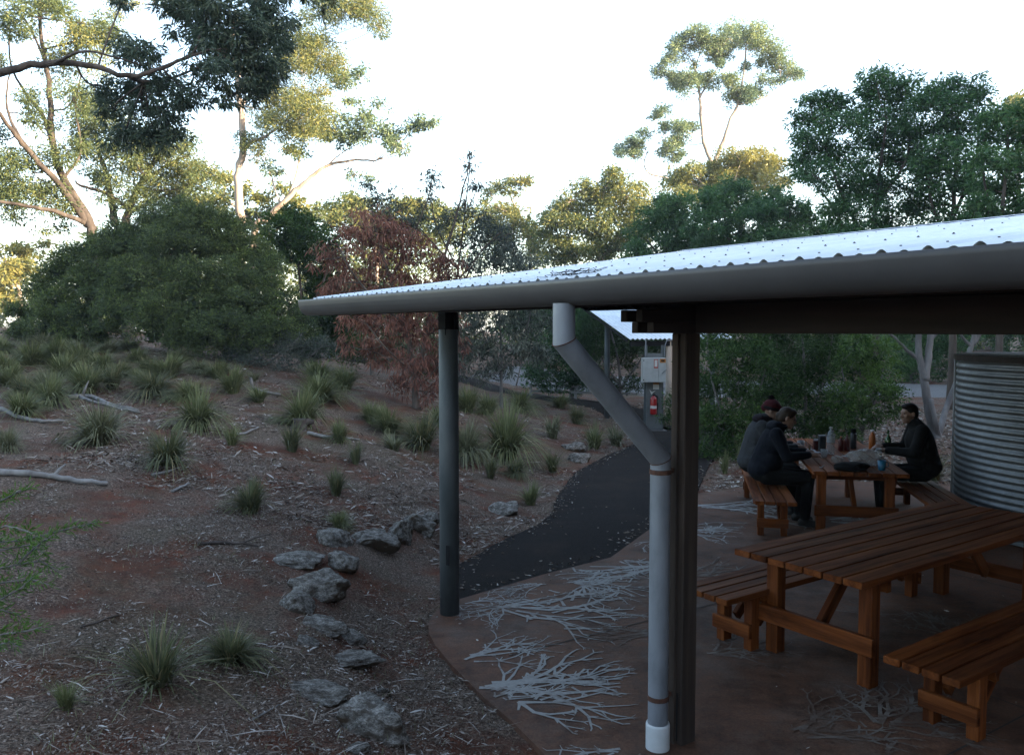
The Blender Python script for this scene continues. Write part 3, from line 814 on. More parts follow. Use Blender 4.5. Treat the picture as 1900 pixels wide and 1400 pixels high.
# ================================================================ VEGETATION
def leaf_mesh(name, P, D, L, W, tint, roll=None):
    """one folded diamond per leaf: P base points, D unit directions"""
    n = len(P)
    A = rng.normal(size=(n, 3)); S = np.cross(D, A); S /= np.linalg.norm(S, axis=1)[:, None]+1e-9
    L = np.broadcast_to(L, (n,))[:, None]; W = np.broadcast_to(W, (n,))[:, None]
    V = np.empty((n, 4, 3), np.float32)
    V[:, 0] = P; V[:, 2] = P + D*L
    mid = P + D*L*.42
    V[:, 1] = mid - S*W*.5; V[:, 3] = mid + S*W*.5
    F = np.arange(n*4).reshape(n, 4)
    return mesh_np(name, V.reshape(-1, 3), F, False, tint)

def unit(a): return a/(np.linalg.norm(a, axis=1)[:, None]+1e-9)

def clump_leaves(c, r, n, sub, flat, droop, dens_sig=.24, up=.25):
    """leaf base points and directions of one clump made of tufts"""
    d = unit(rng.normal(size=(sub, 3))); d[:, 2] = d[:, 2]*1.0+up; d = unit(d)
    rad = r*(.35+.72*np.sqrt(rng.random(sub)))*(1+.30*(rng.random(sub) < .18))
    cen = np.array(c)[None] + d*rad[:, None]*np.array([1, 1, flat])
    sz = r*dens_sig*(.6+.8*rng.random(sub))
    w = sz**2; w /= w.sum()
    k = rng.choice(sub, size=n, p=w)
    off = unit(rng.normal(size=(n, 3)))*(rng.random(n)**.45)[:, None]*1.55
    off[:, 2] *= .72
    P = cen[k] + off*sz[k][:, None]
    D = unit(off*.9 + rng.normal(size=(n, 3))*.55 + np.array([0, 0, -droop])[None])
    return P, D, cen

def tree(name, label, cat, group, Y, limbs, clumps, leaf, cover, lm, bm, base=None, flat=.8, droop=.35, sub=14, spread=1.0, tint=(.5, .22), twig=.012, sig=.24, crown='crown', up=.25, twigs=True, rooted=True, core=.5, cs=1.0):
    """limbs: [(pixel polyline [(px,py[,dY])...], r0, r1)], clumps: [(px,py,rpx[,dY[,tint shift]])]; pixels are read at distance Y"""
    LP = []
    for (pl, r0, r1) in limbs:
        pts = [at(p[0], p[1], Y+(p[2] if len(p) > 2 else 0)) for p in pl]
        LP.append([pts, r0, r1])
    if base is None:
        base = LP[0][0][0]
    bx, by = base[0], base[1]; bz = hz(bx, by)
    root = empty(name, (bx, by, bz)); tag(root, label, cat, group)
    O = Vector((bx, by, bz))
    if rooted and LP[0][0][0].z > bz+.05:
        LP[0][0].insert(0, Vector((bx, by, bz-.15)))
    mb = MB(); samples = []
    def smoothline(pts, n=5, wob=.0):
        out = []
        m = len(pts)
        for i in range(m-1):
            p0 = pts[max(i-1, 0)]; p1 = pts[i]; p2 = pts[i+1]; p3 = pts[min(i+2, m-1)]
            for k in range(n):
                t = k/n
                out.append(.5*((2*p1)+(p2-p0)*t+(2*p0-5*p1+4*p2-p3)*t*t+(3*p1-p0-3*p2+p3)*t**3))
        out.append(pts[-1]); return out
    for (pts, r0, r1) in LP:
        S = smoothline(pts); m = len(S)
        S = [p + Vector((random.gauss(0, 1), random.gauss(0, 1), random.gauss(0, 1)))*r0*.10 if 0 < i < m-1 else p for i, p in enumerate(S)]
        rad = [r0+(r1-r0)*(i/(m-1))**.8 for i in range(m)]
        if pts is LP[0][0]: rad[0] *= 1.35; rad[1] *= 1.12
        mb.tube([p-O for p in S], rad, 9)
        samples += [(p, rad[i]) for i, p in enumerate(S)]
    PP = []; DD = []; TT = []; CP_ = []; CR_ = []
    SA = np.array([p[:] for p, _ in samples]); SR = np.array([r for _, r in samples])
    for cl in clumps:
        px, py, rp = cl[:3]; r = rp*cs/FPX*Y
        dY = cl[3] if len(cl) > 3 and cl[3] is not None else random.uniform(-1, 1)*r*1.3*spread
        c = at(px, py, Y+dY)
        n = max(30, int(cover*4*math.pi*r*r/(leaf[0]*leaf[1]*.55)))
        P, D, cen = clump_leaves(c, r, n, sub, flat, droop, sig, up)
        g = hz(c.x, c.y) if c.z-r*1.3 < 4 else -9
        if core:
            nc = int(core*90*(1 if r < 1.2 else 1.5)); o_ = unit(rng.normal(size=(nc, 3)))*(rng.random(nc)**.5)[:, None]*r*.62
            o_[:, 2] *= flat; CP_.append((np.array(c[:])[None]+o_)[(np.array(c[:])[None]+o_)[:, 2] > g+r*.3]); CR_.append(np.full(len(CP_[-1]), r))
        keep = P[:, 2] > g+.02
        P = P[keep]; D = D[keep]; n = len(P)
        ts = cl[4] if len(cl) > 4 else 0  # on gums a raised tint paints sunlit clumps into the leaf colour
        TT.append(np.clip(tint[0]+ts+rng.normal(size=n)*tint[1]+rng.normal()*.08, 0, 1)); PP.append(P); DD.append(D)
        if twigs:
            cv = np.array(c[:])
            w = np.linalg.norm(SA-cv, axis=1) + 1.2*np.maximum(0, SA[:, 2]-cv[2]) 
            i = int(np.argmin(w)); a = Vector(SA[i]); ra = min(float(SR[i])*.6, .012+.03*r)
            mid = (a+c)/2 + Vector((random.gauss(0, .12), random.gauss(0, .12), -abs(random.gauss(0, .10))))*(c-a).length*.6
            mb.tube([p-O for p in smoothline([a, mid, c], 3)], [ra+(twig-ra)*(k/6) for k in range(7)], 5, False)
            for j in range(min(len(cen), 8)):
                e = Vector(cen[j]); m_ = (c+e)/2+Vector((0, 0, -.08*r))
                if e.z < g+.05: continue
                mb.tube([c-O, m_-O, e-O], [twig*.8, twig*.6, twig*.25], 4, False)
    mb.build('trunk', bm, root, True)
    P = np.concatenate(PP); D = np.concatenate(DD); T = np.concatenate(TT); n = len(P)
    P = P - np.array(O[:])[None]
    Ls = leaf[0]*(.6+.8*rng.random(n)); Ws = leaf[1]*(.7+.6*rng.random(n))
    if core:                             # denser inner foliage, tinted dark to paint the shade inside the crown
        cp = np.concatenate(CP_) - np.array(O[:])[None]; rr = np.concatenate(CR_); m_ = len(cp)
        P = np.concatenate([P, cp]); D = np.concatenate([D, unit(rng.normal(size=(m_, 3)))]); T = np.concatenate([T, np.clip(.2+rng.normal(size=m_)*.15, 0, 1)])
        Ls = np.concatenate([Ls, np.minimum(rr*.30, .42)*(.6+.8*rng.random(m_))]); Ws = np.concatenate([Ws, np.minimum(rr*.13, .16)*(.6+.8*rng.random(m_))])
    me = leaf_mesh(crown, P, D, Ls, Ws, T)
    link(crown, me, lm, root)
    return root

# leaf and bark colours
lf_gum = leafmat('gum_leaf', (0.0546,0.08008,0.04004), (0.1273,0.1548,0.05824), (0.2731,0.2457,0.08191), .28, .42)  # yellow end brightened to paint sunlit leaf patches
lf_gum_blue = leafmat('blue_gum_leaf', (0.06279,0.1032,0.07625), (0.1233,0.175,0.1009), (0.2467,0.2802,0.1233), .25, .42)
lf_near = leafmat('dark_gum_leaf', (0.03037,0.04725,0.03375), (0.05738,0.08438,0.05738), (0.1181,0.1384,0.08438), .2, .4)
lf_tea = leafmat('tea_tree_leaf', (0.03743,0.052,0.03167), (0.0786,0.1083,0.04334), (0.1591,0.1993,0.06), .2, .55)
lf_green = leafmat('wattle_leaf', (0.02406,0.0572,0.0275), (0.05079,0.1073,0.04125), (0.1002,0.1716,0.06188), .3, .45)
lf_bush = leafmat('bush_leaf', (0.01512,0.0336,0.01323), (0.0378,0.0714,0.02079), (0.084,0.1365,0.03402), .3, .5)
lf_red = leafmat('dead_red_leaf', (0.05807,0.03423,0.03124), (0.1569,0.06584,0.04807), (0.2787,0.1449,0.1021), .2, .6)
lf_grey = leafmat('grey_green_leaf', (0.04025,0.05175,0.046), (0.0805,0.09775,0.0759), (0.184,0.1955,0.161), .2, .5)
lf_lime = leafmat('feathery_leaf', (0.03,0.0594,0.0144), (0.06,0.1122,0.0252), (0.102,0.165,0.0432), .35, .5)
bk_pale = noisy('pale_gum_bark', [(.3, (0.198,0.144,0.1125)), (.5, (0.36,0.288,0.234)), (.7, (0.468,0.396,0.333))], 3, .75, .25, .01, stretch=(1,1,.25))
bk_dark = noisy('dark_bark', [(.3, (0.03038,0.02295,0.0189)), (.5, (0.0675,0.05265,0.0432)), (.7, (0.1215,0.09783,0.081))], 5, .9, .6, .02, stretch=(1,1,.2))
bk_grey = noisy('grey_bark', [(.3, (0.0527,0.04836,0.04836)), (.5, (0.1178,0.1085,0.1054)), (.7, (0.2108,0.1953,0.186))], 3.5, .85, .3, .01, stretch=(1,1,.25))

G_L = 'tall gums along the left'
G_B = 'bushland trees behind the clearing'
# ---- near dark gum reaching in from the left
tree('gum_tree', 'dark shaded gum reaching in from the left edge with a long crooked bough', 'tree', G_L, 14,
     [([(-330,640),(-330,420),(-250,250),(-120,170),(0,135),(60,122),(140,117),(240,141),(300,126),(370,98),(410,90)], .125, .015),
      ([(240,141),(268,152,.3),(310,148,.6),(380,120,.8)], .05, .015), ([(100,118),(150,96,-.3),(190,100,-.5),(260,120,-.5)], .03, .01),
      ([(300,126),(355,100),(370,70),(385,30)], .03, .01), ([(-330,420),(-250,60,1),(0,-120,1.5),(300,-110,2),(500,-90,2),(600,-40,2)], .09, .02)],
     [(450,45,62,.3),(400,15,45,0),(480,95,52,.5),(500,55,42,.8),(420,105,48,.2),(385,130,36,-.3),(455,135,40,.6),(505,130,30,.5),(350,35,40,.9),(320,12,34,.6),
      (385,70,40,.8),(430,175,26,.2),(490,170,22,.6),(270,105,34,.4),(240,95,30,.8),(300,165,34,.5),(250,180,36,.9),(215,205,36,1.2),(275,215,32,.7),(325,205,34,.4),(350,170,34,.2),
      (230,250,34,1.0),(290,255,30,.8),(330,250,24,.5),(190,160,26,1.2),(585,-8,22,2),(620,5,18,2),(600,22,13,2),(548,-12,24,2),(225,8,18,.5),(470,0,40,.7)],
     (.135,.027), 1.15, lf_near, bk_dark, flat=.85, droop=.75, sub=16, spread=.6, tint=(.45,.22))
# ---- big many-stemmed gum at far left
tree('gum_tree', 'large many-stemmed gum rising behind the shrubs at far left', 'tree', G_L, 27,
     [([(172,450),(160,400),(118,330),(98,270),(94,190),(86,120),(76,50),(70,-20)], .19, .04),
      ([(165,420),(120,355,-.5),(62,290,-1),(28,250,-1.5),(-5,205,-2)], .13, .05), ([(62,290,-1),(25,235,-1),(12,190,-.6),(18,130,0)], .07, .02),
      ([(160,415),(110,395,-1),(50,382,-1.5),(-30,370,-2)], .09, .04), ([(98,270),(80,215,.7),(52,180,1),(20,120,1.2),(18,40,1)], .08, .02),
      ([(86,120),(60,60,.8),(30,10,1)], .05, .02), ([(118,330),(150,280,1),(140,200,1.4),(150,140,1.4)], .06, .02)],
     [(38,20,40),(75,35,38),(15,55,32),(115,20,34),(140,95,48,None,.25),(168,75,36,None,.25),(120,125,34,None,.2),(180,45,28),(205,60,22),(60,190,28),(55,210,22),(135,185,32),(75,240,22),
      (20,305,36),(58,322,40),(10,350,34),(90,300,30),(35,375,34),(70,360,30),(95,375,26),(120,390,22),(15,390,28),(0,120,20),(120,270,26,None,.15),(100,420,22),(-20,330,40),(-15,260,30)],
     (.12,.034), .60, lf_gum, bk_dark, flat=.75, droop=.5, sub=13, tint=(.30,.24), cs=1.12, core=.12, sig=.33)
# ---- bushy gum between them
tree('gum_tree', 'leafy dark gum with crossing branches left of the pale trunk', 'tree', G_L, 33,
     [([(232,440),(238,395),(262,340),(285,300),(300,270)], .22, .06), ([(215,420),(203,350),(192,310),(180,260),(172,200)], .16, .04), ([(245,395),(200,360,-.6),(150,345,-1),(140,335,-1)], .10, .03),
      ([(262,340),(320,300,.5),(350,290,.8)], .08, .03), ([(238,395),(290,370,1),(330,350,1.5),(390,325,1.6)], .09, .03)],
     [(165,190,36),(195,225,38),(150,225,30),(225,250,36),(185,265,34),(250,290,36),(215,300,34),(285,265,36),(310,300,38),(335,275,32),(270,325,36),(320,330,36,None,.2),(350,310,32,None,.2),(240,345,34),
      (190,335,28),(160,290,28),(300,355,32,None,.2),(350,345,32,None,.2),(385,320,26,None,.1),(375,345,26,None,.15),(265,375,26),(210,375,24,None,.15),(330,372,26),(145,260,22,None,.2)],
     (.13,.038), .68, lf_gum, bk_dark, flat=.75, droop=.5, sub=13, tint=(.33,.22), cs=1.1, core=.15, sig=.33)
# ---- gum with pale sunlit trunk
tree('gum_tree', 'gum with a smooth pale sunlit trunk rising behind the big shrub', 'tree', G_L, 36,
     [([(447,440),(446,400),(441,330),(453,272),(447,200),(441,140),(430,80),(440,20)], .24, .09), ([(453,272),(470,262,-.4),(492,254,-.6)], .11, .06), ([(447,200),(470,170,.6),(520,140,1),(575,110,1.2),(600,70,1.3)], .08, .02),
      ([(492,254,-.6),(530,225,-.4),(560,190,0)], .06, .02), ([(441,140),(470,90),(540,45,.5),(620,20,.8)], .07, .02), ([(430,80),(360,30,-.5),(300,-10,-.8)], .08, .03)],
     [(505,205,34,None,.3),(535,190,36,None,.3),(560,215,36,None,.3),(525,235,32,None,.2),(575,185,30,None,.3),(590,230,28,None,.1),(500,165,26),(570,105,34,None,.15),(600,95,28,None,.2),(618,120,22,None,.2),(575,70,28),(560,130,24,None,.2),
      (600,30,28,None,.2),(640,22,30,None,.2),(665,10,28,None,.2),(690,35,24,None,.2),(705,50,16),(470,260,22),(480,285,18),(625,150,20),(490,130,28),(300,-5,24,None,.3),(225,5,22,None,.3),(520,60,24),(535,100,26),(545,285,14)],
     (.13,.038), .68, lf_gum, bk_pale, flat=.75, droop=.45, sub=13, tint=(.45,.22), cs=1.25, core=.12, sig=.34)
# ---- leaning gum
tree('gum_tree', 'slender gum with a bare limb leaning right against the white sky', 'tree', G_L, 38,
     [([(470,440),(495,406),(535,366),(570,335),(605,309),(650,298),(700,297)], .20, .035), ([(535,366),(548,330),(556,290),(565,255)], .07, .02), ([(520,380),(507,340,.5),(500,310,.7)], .06, .02), ([(545,358),(535,330,.6),(515,300,.9)], .04, .015), ([(605,309),(640,280,.5),(690,255,1)], .04, .012)],
     [(640,150,18),(665,140,16),(620,240,26),(600,255,20),(640,262,22),(690,240,26),(715,258,26),(735,272,20),(675,225,20),(705,195,12),(785,232,20),(770,240,14),(800,228,12),(560,250,22,None,.1),(500,320,18),(545,280,18),(660,325,12),(690,335,10),(650,190,14)],
     (.18,.055), .75, lf_gum_blue, bk_pale, cs=1.2, core=.15, flat=.68, droop=.3, sub=9, tint=(.55,.2), sig=.28)
# ---- low sunlit gum at the left margin and scrub behind the shrubs
tree('gum_tree', 'small yellow-lit gum with a thin forked trunk at the left margin', 'tree', G_L, 42,
     [([(37,556),(33,530),(20,505),(0,470)], .15, .05), ([(33,530),(40,500),(48,470)], .08, .03)],
     [(15,500,34,None,.4),(-10,530,40,None,.4),(25,470,26,None,.35),(55,465,20),(80,455,16),(50,490,16),(5,560,34,None,.3)], (.26,.07), .9, lf_gum, bk_pale, flat=.6, sub=9, tint=(.6,.2))
tree('scrub_tree', 'low rounded gum crowns just behind the big shrub under the pale trunk', 'tree', G_B, 44,
     [([(500,480),(500,440),(490,400)], .15, .05), ([(500,440),(540,400)], .08, .03), ([(500,440),(420,370)], .08, .03)],
     [(420,345,26,None,.2),(450,360,22,None,.2),(400,370,30),(480,370,22,None,.3),(520,350,20,None,.2),(540,375,24,None,.2),(500,395,28),(460,400,30),(560,395,22),(520,410,30),(580,400,20),(390,400,30)], (.28,.08), .9, lf_gum, bk_pale, flat=.6, sub=9)

# ---- the big shrub
G_S = 'dense dark shrubs at the back of the clearing'
tree('tea_tree_shrub', 'largest dark shrub, a dense dome left of the red-leaved bush', 'shrub', G_S, 19.5,
     [([(330,650),(330,600),(310,520),(330,440)], .09, .02), ([(330,640),(400,560,.5),(430,480,.8)], .06, .02), ([(330,640),(260,560,.5),(230,490,.8)], .06, .02), ([(330,640),(470,600,-.5),(520,540,-.5)], .05, .02)],
     [(340,402,40,.7),(300,415,42,.8),(380,415,42,.6),(440,435,44,.6),(215,450,44,.6),(335,425,52,.5),(290,440,52,.5),(385,445,58,.4),(240,470,56,.4),(330,480,66,-.2),(435,470,56,.4),(480,500,54,.3),(200,500,48,.5),(270,530,66,-.7),(390,530,66,-.8),(340,580,66,-1.2),
      (455,560,58,-.8),(510,560,50,-.5),(230,575,52,-.7),(290,610,52,-1.3),(400,610,56,-1.4),(470,620,46,-1.2),(520,620,40,-.9),(350,630,40,-1.5),(550,600,34,-.4),(190,550,44,.2),(430,650,28,-1.2)],
     (.072,.021), .95, lf_tea, bk_dark, core=2.2, base=at(340,655,19.5), flat=.8, droop=-.15, sub=30, spread=.5, tint=(.45,.24), sig=.2, crown='foliage', twig=.01)
tree('tea_tree_shrub', 'lower dark shrub at the left end of the shrub bank', 'shrub', G_S, 20.5,
     [([(120,640),(120,600),(110,540)], .06, .02), ([(120,630),(80,590),(70,560)], .05, .02), ([(120,630),(160,570),(170,500)], .05, .02)],
     [(140,480,34),(170,460,30),(110,510,38),(160,530,42,-.4),(75,540,34),(110,565,42,-.6),(50,585,34),(155,590,42,-.9),(90,605,36,-.8),(45,615,26,-.4),(130,620,32,-1),(185,620,34,-1),(200,450,28),(225,435,26)],
     (.078,.022), .95, lf_tea, bk_dark, core=1.8, base=at(130,640,20.5), flat=.8, droop=-.15, sub=26, spread=.5, tint=(.5,.24), sig=.2, crown='foliage', twig=.01)
tree('tea_tree_shrub', 'mid-green shrub behind, between the big dome and the red-leaved bush', 'shrub', G_S, 23,
     [([(560,660),(560,560),(550,460)], .08, .02), ([(560,600),(600,520),(610,460)], .05, .02)],
     [(500,425,30),(540,412,32),(570,425,32),(545,430,34),(580,440,36),(520,450,34),(605,460,30),(560,480,44),(600,500,38),(575,540,44),(615,540,36),(600,590,44),(640,600,36),(560,600,40),(620,640,36),(580,650,30)],
     (.10,.028), .9, lf_bush, bk_dark, core=1.2, base=at(570,668,23), flat=.8, droop=-.1, sub=22, tint=(.38,.2), sig=.2, crown='foliage')
tree('dry_shrub', 'low grey twiggy shrub at the foot of the dark shrub bank', 'shrub', G_S, 18.2,
     [([(480,690),(480,665),(470,630)], .03, .01), ([(480,685),(530,650),(560,620)], .03, .01), ([(480,685),(440,650),(430,620)], .03, .01), ([(490,690),(560,670),(600,640)], .02, .01)],
     [(450,640,30),(500,640,34),(545,640,32),(480,665,28),(530,670,28),(575,660,26),(430,660,22),(420,590,30),(600,640,26)],
     (.07,.014), .45, lf_grey, bk_grey, base=at(500,690,18.2), flat=.8, droop=-.2, sub=20, tint=(.3,.2), sig=.22, crown='foliage', twig=.008)
# ---- red bush
G_R = None
tree('dead_leaved_tree', 'drooping small tree with dead red-brown leaves beside the far steel post', 'tree', None, 16,
     [([(772,760),(768,690),(752,600),(725,520),(700,440),(690,390)], .075, .015), ([(770,720),(790,620,.3),(812,520,.5),(838,430,.6),(862,340,.7),(872,290,.7)], .05, .008), ([(752,600),(700,560,-.3),(650,500,-.5),(625,450,-.6)], .03, .01),
      ([(725,520),(760,450,.4),(790,380,.5),(800,340,.5)], .025, .006), ([(790,620,.3),(850,540,.2),(890,470,.2),(930,430,.2)], .025, .008), ([(768,690),(720,650,-.6),(680,600,-.7)], .02, .008), ([(775,720),(830,660,-.4),(860,600,-.5)], .02, .008)],
     [(640,465,36,None,.1),(675,430,36,None,.1),(710,420,36,None,.05),(700,480,44,None,.15),(745,470,44),(785,480,40),(640,520,36,None,.2),(690,540,44,None,.2),(740,545,44,None,.1),(790,545,40),(600,480,22,None,.1),(615,540,22,None,.2),
      (830,500,34,None,-.15),(700,600,40,None,.1),(750,610,42),(800,610,38,None,-.05),(660,590,30,None,.2),(640,640,20,None,.3),(835,590,30,None,-.1),(720,660,32,None,.05),(770,670,36),(815,670,32,None,-.05),(745,715,26,None,-.1),(800,725,26,None,-.1),(690,650,22,None,.3),(840,650,26,None,-.15),(850,540,24,None,-.2)],
     (.13,.020), .50, lf_red, bk_dark, flat=1.1, droop=1.5, sub=18, tint=(.48,.22), sig=.26, spread=.8, crown='foliage', twig=.007)
tree('wispy_tree', 'thin wispy grey-green sapling whose bare tips reach into the white sky', 'tree', None, 18,
     [([(845,740),(840,600),(850,500),(862,400),(872,300),(868,275)], .04, .006), ([(850,500),(810,420,.2),(800,360,.3),(803,310,.3)], .02, .005), ([(862,400),(885,350),(893,310)], .012, .004), ([(850,500),(780,430,.4),(730,390,.5),(690,360,.6)], .02, .005), ([(850,520),(910,450),(960,430)], .02, .006), ([(850,500),(760,400,-.2),(750,350,-.2)], .015, .004)],
     [(803,330,20),(800,365,22),(868,310,14),(872,285,8),(885,350,20),(862,385,22),(880,400,24),(830,410,24),(690,350,16),(670,340,12),(720,370,22),(690,380,22),(745,385,20),(780,400,22),(905,440,34),(945,450,30),(880,460,34),(960,480,26),(920,490,32),(850,450,26),(760,420,26)],
     (.13,.026), .34, lf_grey, bk_dark, flat=1.0, droop=.9, sub=9, tint=(.25,.18), sig=.3, crown='foliage', twig=.006)

# ---- middle distance behind the red bush and above the roof
def umbrella(label, Y, limbs, clumps, cover=.85, lm=None, leaf=(.20,.085), tint=(.52,.22), flat=.55, sub=10, name='gum_tree', bark=None, group=G_B):
    return tree(name, label, 'tree', group, Y, limbs, clumps, leaf, cover, lm or lf_gum, bark or bk_pale, flat=flat+.08, droop=.25, sub=sub+2, tint=tint, sig=.31, twig=.02, cs=1.22, core=.3)
umbrella('distant gum behind the red-leaved tree with a sunlit forked trunk', 48,
     [([(700,520),(695,450),(680,400)], .2, .05), ([(695,450),(720,410),(740,390)], .12, .04), ([(695,450),(650,410)], .1, .04)],
     [(620,392,24),(650,380,26),(680,392,26),(640,405,26),(700,410,24,None,.2),(720,385,20),(745,395,24,None,.2),(770,385,22),(790,385,18,None,.2),(670,420,26,None,.2),(610,410,20),(740,420,26),(780,415,26),(820,405,26),(850,400,24),(720,440,30),(660,440,26),(800,440,30),(840,430,28)])
umbrella('small far gum with flat layered crowns left of the bare sky gap', 58,
     [([(985,520),(980,440),(965,400),(950,370)], .18, .05), ([(965,400),(935,390)], .08, .03), ([(975,420),(985,380),(965,345)], .06, .02)],
     [(910,358,12),(925,348,14,None,.15),(945,342,14),(965,338,14,None,.2),(980,336,10),(955,358,10),(905,395,18),(930,392,20,None,.2),(955,398,20,None,.1),(900,375,8),(975,420,20),(920,425,26),(950,430,28),(990,440,22),(890,420,24),(1000,460,24),(930,455,26)], .8, tint=(.6,.2))
umbrella('broad far gum with many layered sunlit crowns left of the tallest tree', 52,
     [([(1110,530),(1115,480),(1105,440),(1110,400)], .25, .08), ([(1115,480),(1150,430),(1165,390)], .12, .04), ([(1105,440),(1070,420),(1050,400)], .1, .03), ([(1115,490),(1080,470),(1065,455)], .1, .04)],
     [(1140,325,20,None,.1),(1155,340,18,None,.1),(1125,345,18,None,.15),(1080,350,18),(1100,358,22,None,.2),(1060,372,18),(1130,370,26,None,.15),(1165,365,24,None,.2),(1190,360,20,None,.2),(1040,390,20),(1075,390,26),(1110,398,28,None,.1),(1150,400,28,None,.15),(1190,395,24,None,.1),
      (1015,412,20),(1045,420,26),(1085,425,26),(1125,435,28,None,.1),(1165,430,28),(1030,445,24),(1070,460,26),(1110,465,28),(1150,465,26),(1190,435,26),(1010,440,18),(1000,470,24),(1050,480,26)], .85, tint=(.5,.24))
umbrella('tallest slender gum with forked white trunks standing above the roof', 60,
     [([(1312,430),(1312,370),(1322,310),(1306,265),(1300,200),(1297,165),(1289,122)], .24, .07), ([(1322,310),(1342,262),(1356,220),(1368,195),(1380,140),(1384,85)], .18, .05), ([(1299,180),(1310,160),(1325,135),(1338,118)], .08, .03),
      ([(1304,355,1),(1275,345,1),(1235,330,1),(1205,322,1),(1195,305,1),(1200,285,1)], .10, .03), ([(1368,195),(1420,180),(1450,160)], .05, .02), ([(1304,380,1.5),(1300,340,1.5),(1296,305,1.5)], .14, .08)],
     [(1285,72,20,None,.1),(1262,88,18),(1270,72,12),(1300,80,14),(1322,80,18),(1345,92,18,None,.15),(1350,70,18),(1375,62,22,None,.2),(1400,68,22,None,.25),(1420,85,22,None,.2),(1440,105,18,None,.2),(1452,125,16,None,.25),(1466,138,14,None,.2),(1480,135,9),
      (1244,106,14),(1226,128,12),(1218,138,7),(1255,150,17),(1242,145,10),(1275,158,20),(1295,148,16),(1322,150,16),(1350,150,16,None,.15),(1330,105,16,None,.2),(1337,120,10),(1372,168,18),(1398,168,15,None,.3),(1385,182,16),(1362,185,12),(1420,150,11),(1440,152,11),(1290,120,7),(1385,125,10),(1410,118,8),
      (1230,206,12),(1215,218,8),(1222,212,7),(1262,242,17),(1280,240,14,None,.15),(1240,272,17),(1258,262,14),(1236,240,13),(1250,285,16),(1165,272,18),(1180,262,14),(1195,248,11),(1152,285,10),(1175,288,10)],
     1.05, lf_gum_blue, (.17,.07), (.55,.22), .66, 12)
umbrella('round-topped golden-lit gum below and right of the tallest tree', 54,
     [([(1380,470),(1375,400),(1360,350)], .25, .08), ([(1375,400),(1420,350)], .1, .04), ([(1375,400),(1310,350)], .1, .04)],
     [(1345,310,26,None,.2),(1375,300,28,None,.3),(1405,300,28,None,.35),(1430,315,24,None,.3),(1390,325,30,None,.3),(1350,335,28,None,.15),(1425,340,24,None,.2),(1320,330,24),(1285,322,22),(1262,330,22),(1300,345,24),(1455,335,14,None,.2),(1250,345,18),(1380,350,30,None,.2),(1270,370,26),(1310,375,26)], .95, tint=(.62,.2))
G_D = 'dark rounded trees just beyond the roof'
for lab, Y, cl, tr in (
   ('left one of the dark rounded trees beyond the roof ridge', 40, [(1225,385,26),(1250,375,26),(1205,410,28),(1240,410,32),(1275,400,28),(1190,440,28),(1225,445,34),(1265,440,32),(1180,470,26),(1215,480,30),(1255,475,34),(1290,450,28)], (1235,500)),
   ('middle one of the dark rounded trees beyond the roof ridge', 36, [(1340,365,30,None,.1),(1370,355,28,None,.15),(1310,385,32),(1350,395,36,None,.1),(1390,380,32,None,.2),(1325,425,36),(1370,430,38),(1300,420,28),(1410,410,30),(1345,465,34),(1390,460,34),(1310,460,28),(1430,385,24)], (1350,500)),
   ('right one of the dark rounded trees, against the tall green trees', 33, [(1440,370,28),(1465,385,30),(1430,400,30),(1470,420,36),(1435,435,32),(1500,410,30),(1455,465,34),(1500,455,36),(1540,440,34),(1420,470,28),(1540,480,30),(1580,470,32)], (1470,510))):
    tree('gum_tree', lab, 'tree', G_D, Y, [([(tr[0],tr[1]),(tr[0]+4,tr[1]-50),(tr[0]-6,tr[1]-100)], .14, .05), ([(tr[0],tr[1]-10),(tr[0]+40,tr[1]-60)], .08, .03), ([(tr[0],tr[1]-10),(tr[0]-35,tr[1]-55)], .08, .03)], cl, (.17,.06), 1.15, lf_green, bk_dark, flat=.75, droop=.3, sub=12, tint=(.5,.2), sig=.26)
# ---- big green trees at right
G_G = 'tall dark green trees on the right'
tree('wattle_tree', 'tall dark green tree whose feathery top stands highest on the right', 'tree', G_G, 25,
     [([(1625,560),(1622,470),(1625,380),(1635,300),(1645,220)], .13, .03), ([(1622,470),(1570,380),(1540,300),(1520,230)], .07, .02), ([(1625,380),(1680,300),(1690,220)], .06, .02), ([(1600,520),(1555,400),(1500,330)], .06, .02)],
     [(1625,150,26),(1650,145,26),(1680,160,30),(1610,175,26),(1640,185,34),(1675,200,34),(1505,190,22),(1530,190,28),(1560,200,28),(1490,225,26),(1525,225,34),(1565,235,36),(1605,220,34),(1485,262,24),(1490,300,28),(1520,280,38),(1560,290,40),(1605,275,40),(1650,250,40),(1690,245,36),(1660,300,42),(1700,300,36),(1620,330,42),(1570,345,40),(1520,330,36),(1490,330,24),(1660,360,42),(1600,390,42),(1550,400,36),(1640,420,40),(1690,400,38),(1600,440,36),(1660,460,36),(1560,450,32)],
     (.14,.042), .85, lf_green, bk_dark, flat=.7, droop=.3, sub=16, tint=(.42,.2), sig=.30, spread=1.3, core=.3)
tree('wattle_tree', 'dark green tree right of the highest one with a rounded double top', 'tree', G_G, 24,
     [([(1770,560),(1768,470),(1770,380),(1775,280),(1780,210)], .12, .03), ([(1768,470),(1730,380),(1715,300)], .06, .02), ([(1770,400),(1810,300),(1815,220)], .06, .02)],
     [(1740,170,28),(1765,165,26),(1795,160,26),(1815,175,22),(1720,195,30),(1755,205,36),(1795,205,34),(1730,240,38),(1775,250,40),(1815,235,26),(1740,290,40),(1785,300,38),(1720,330,36),(1765,345,42),(1800,350,34),(1735,380,40),(1780,400,40),(1740,430,38),(1790,440,36),(1720,460,34),(1765,470,36)],
     (.14,.042), .85, lf_green, bk_dark, flat=.7, droop=.3, sub=16, tint=(.42,.2), sig=.30, spread=1.2, core=.3)
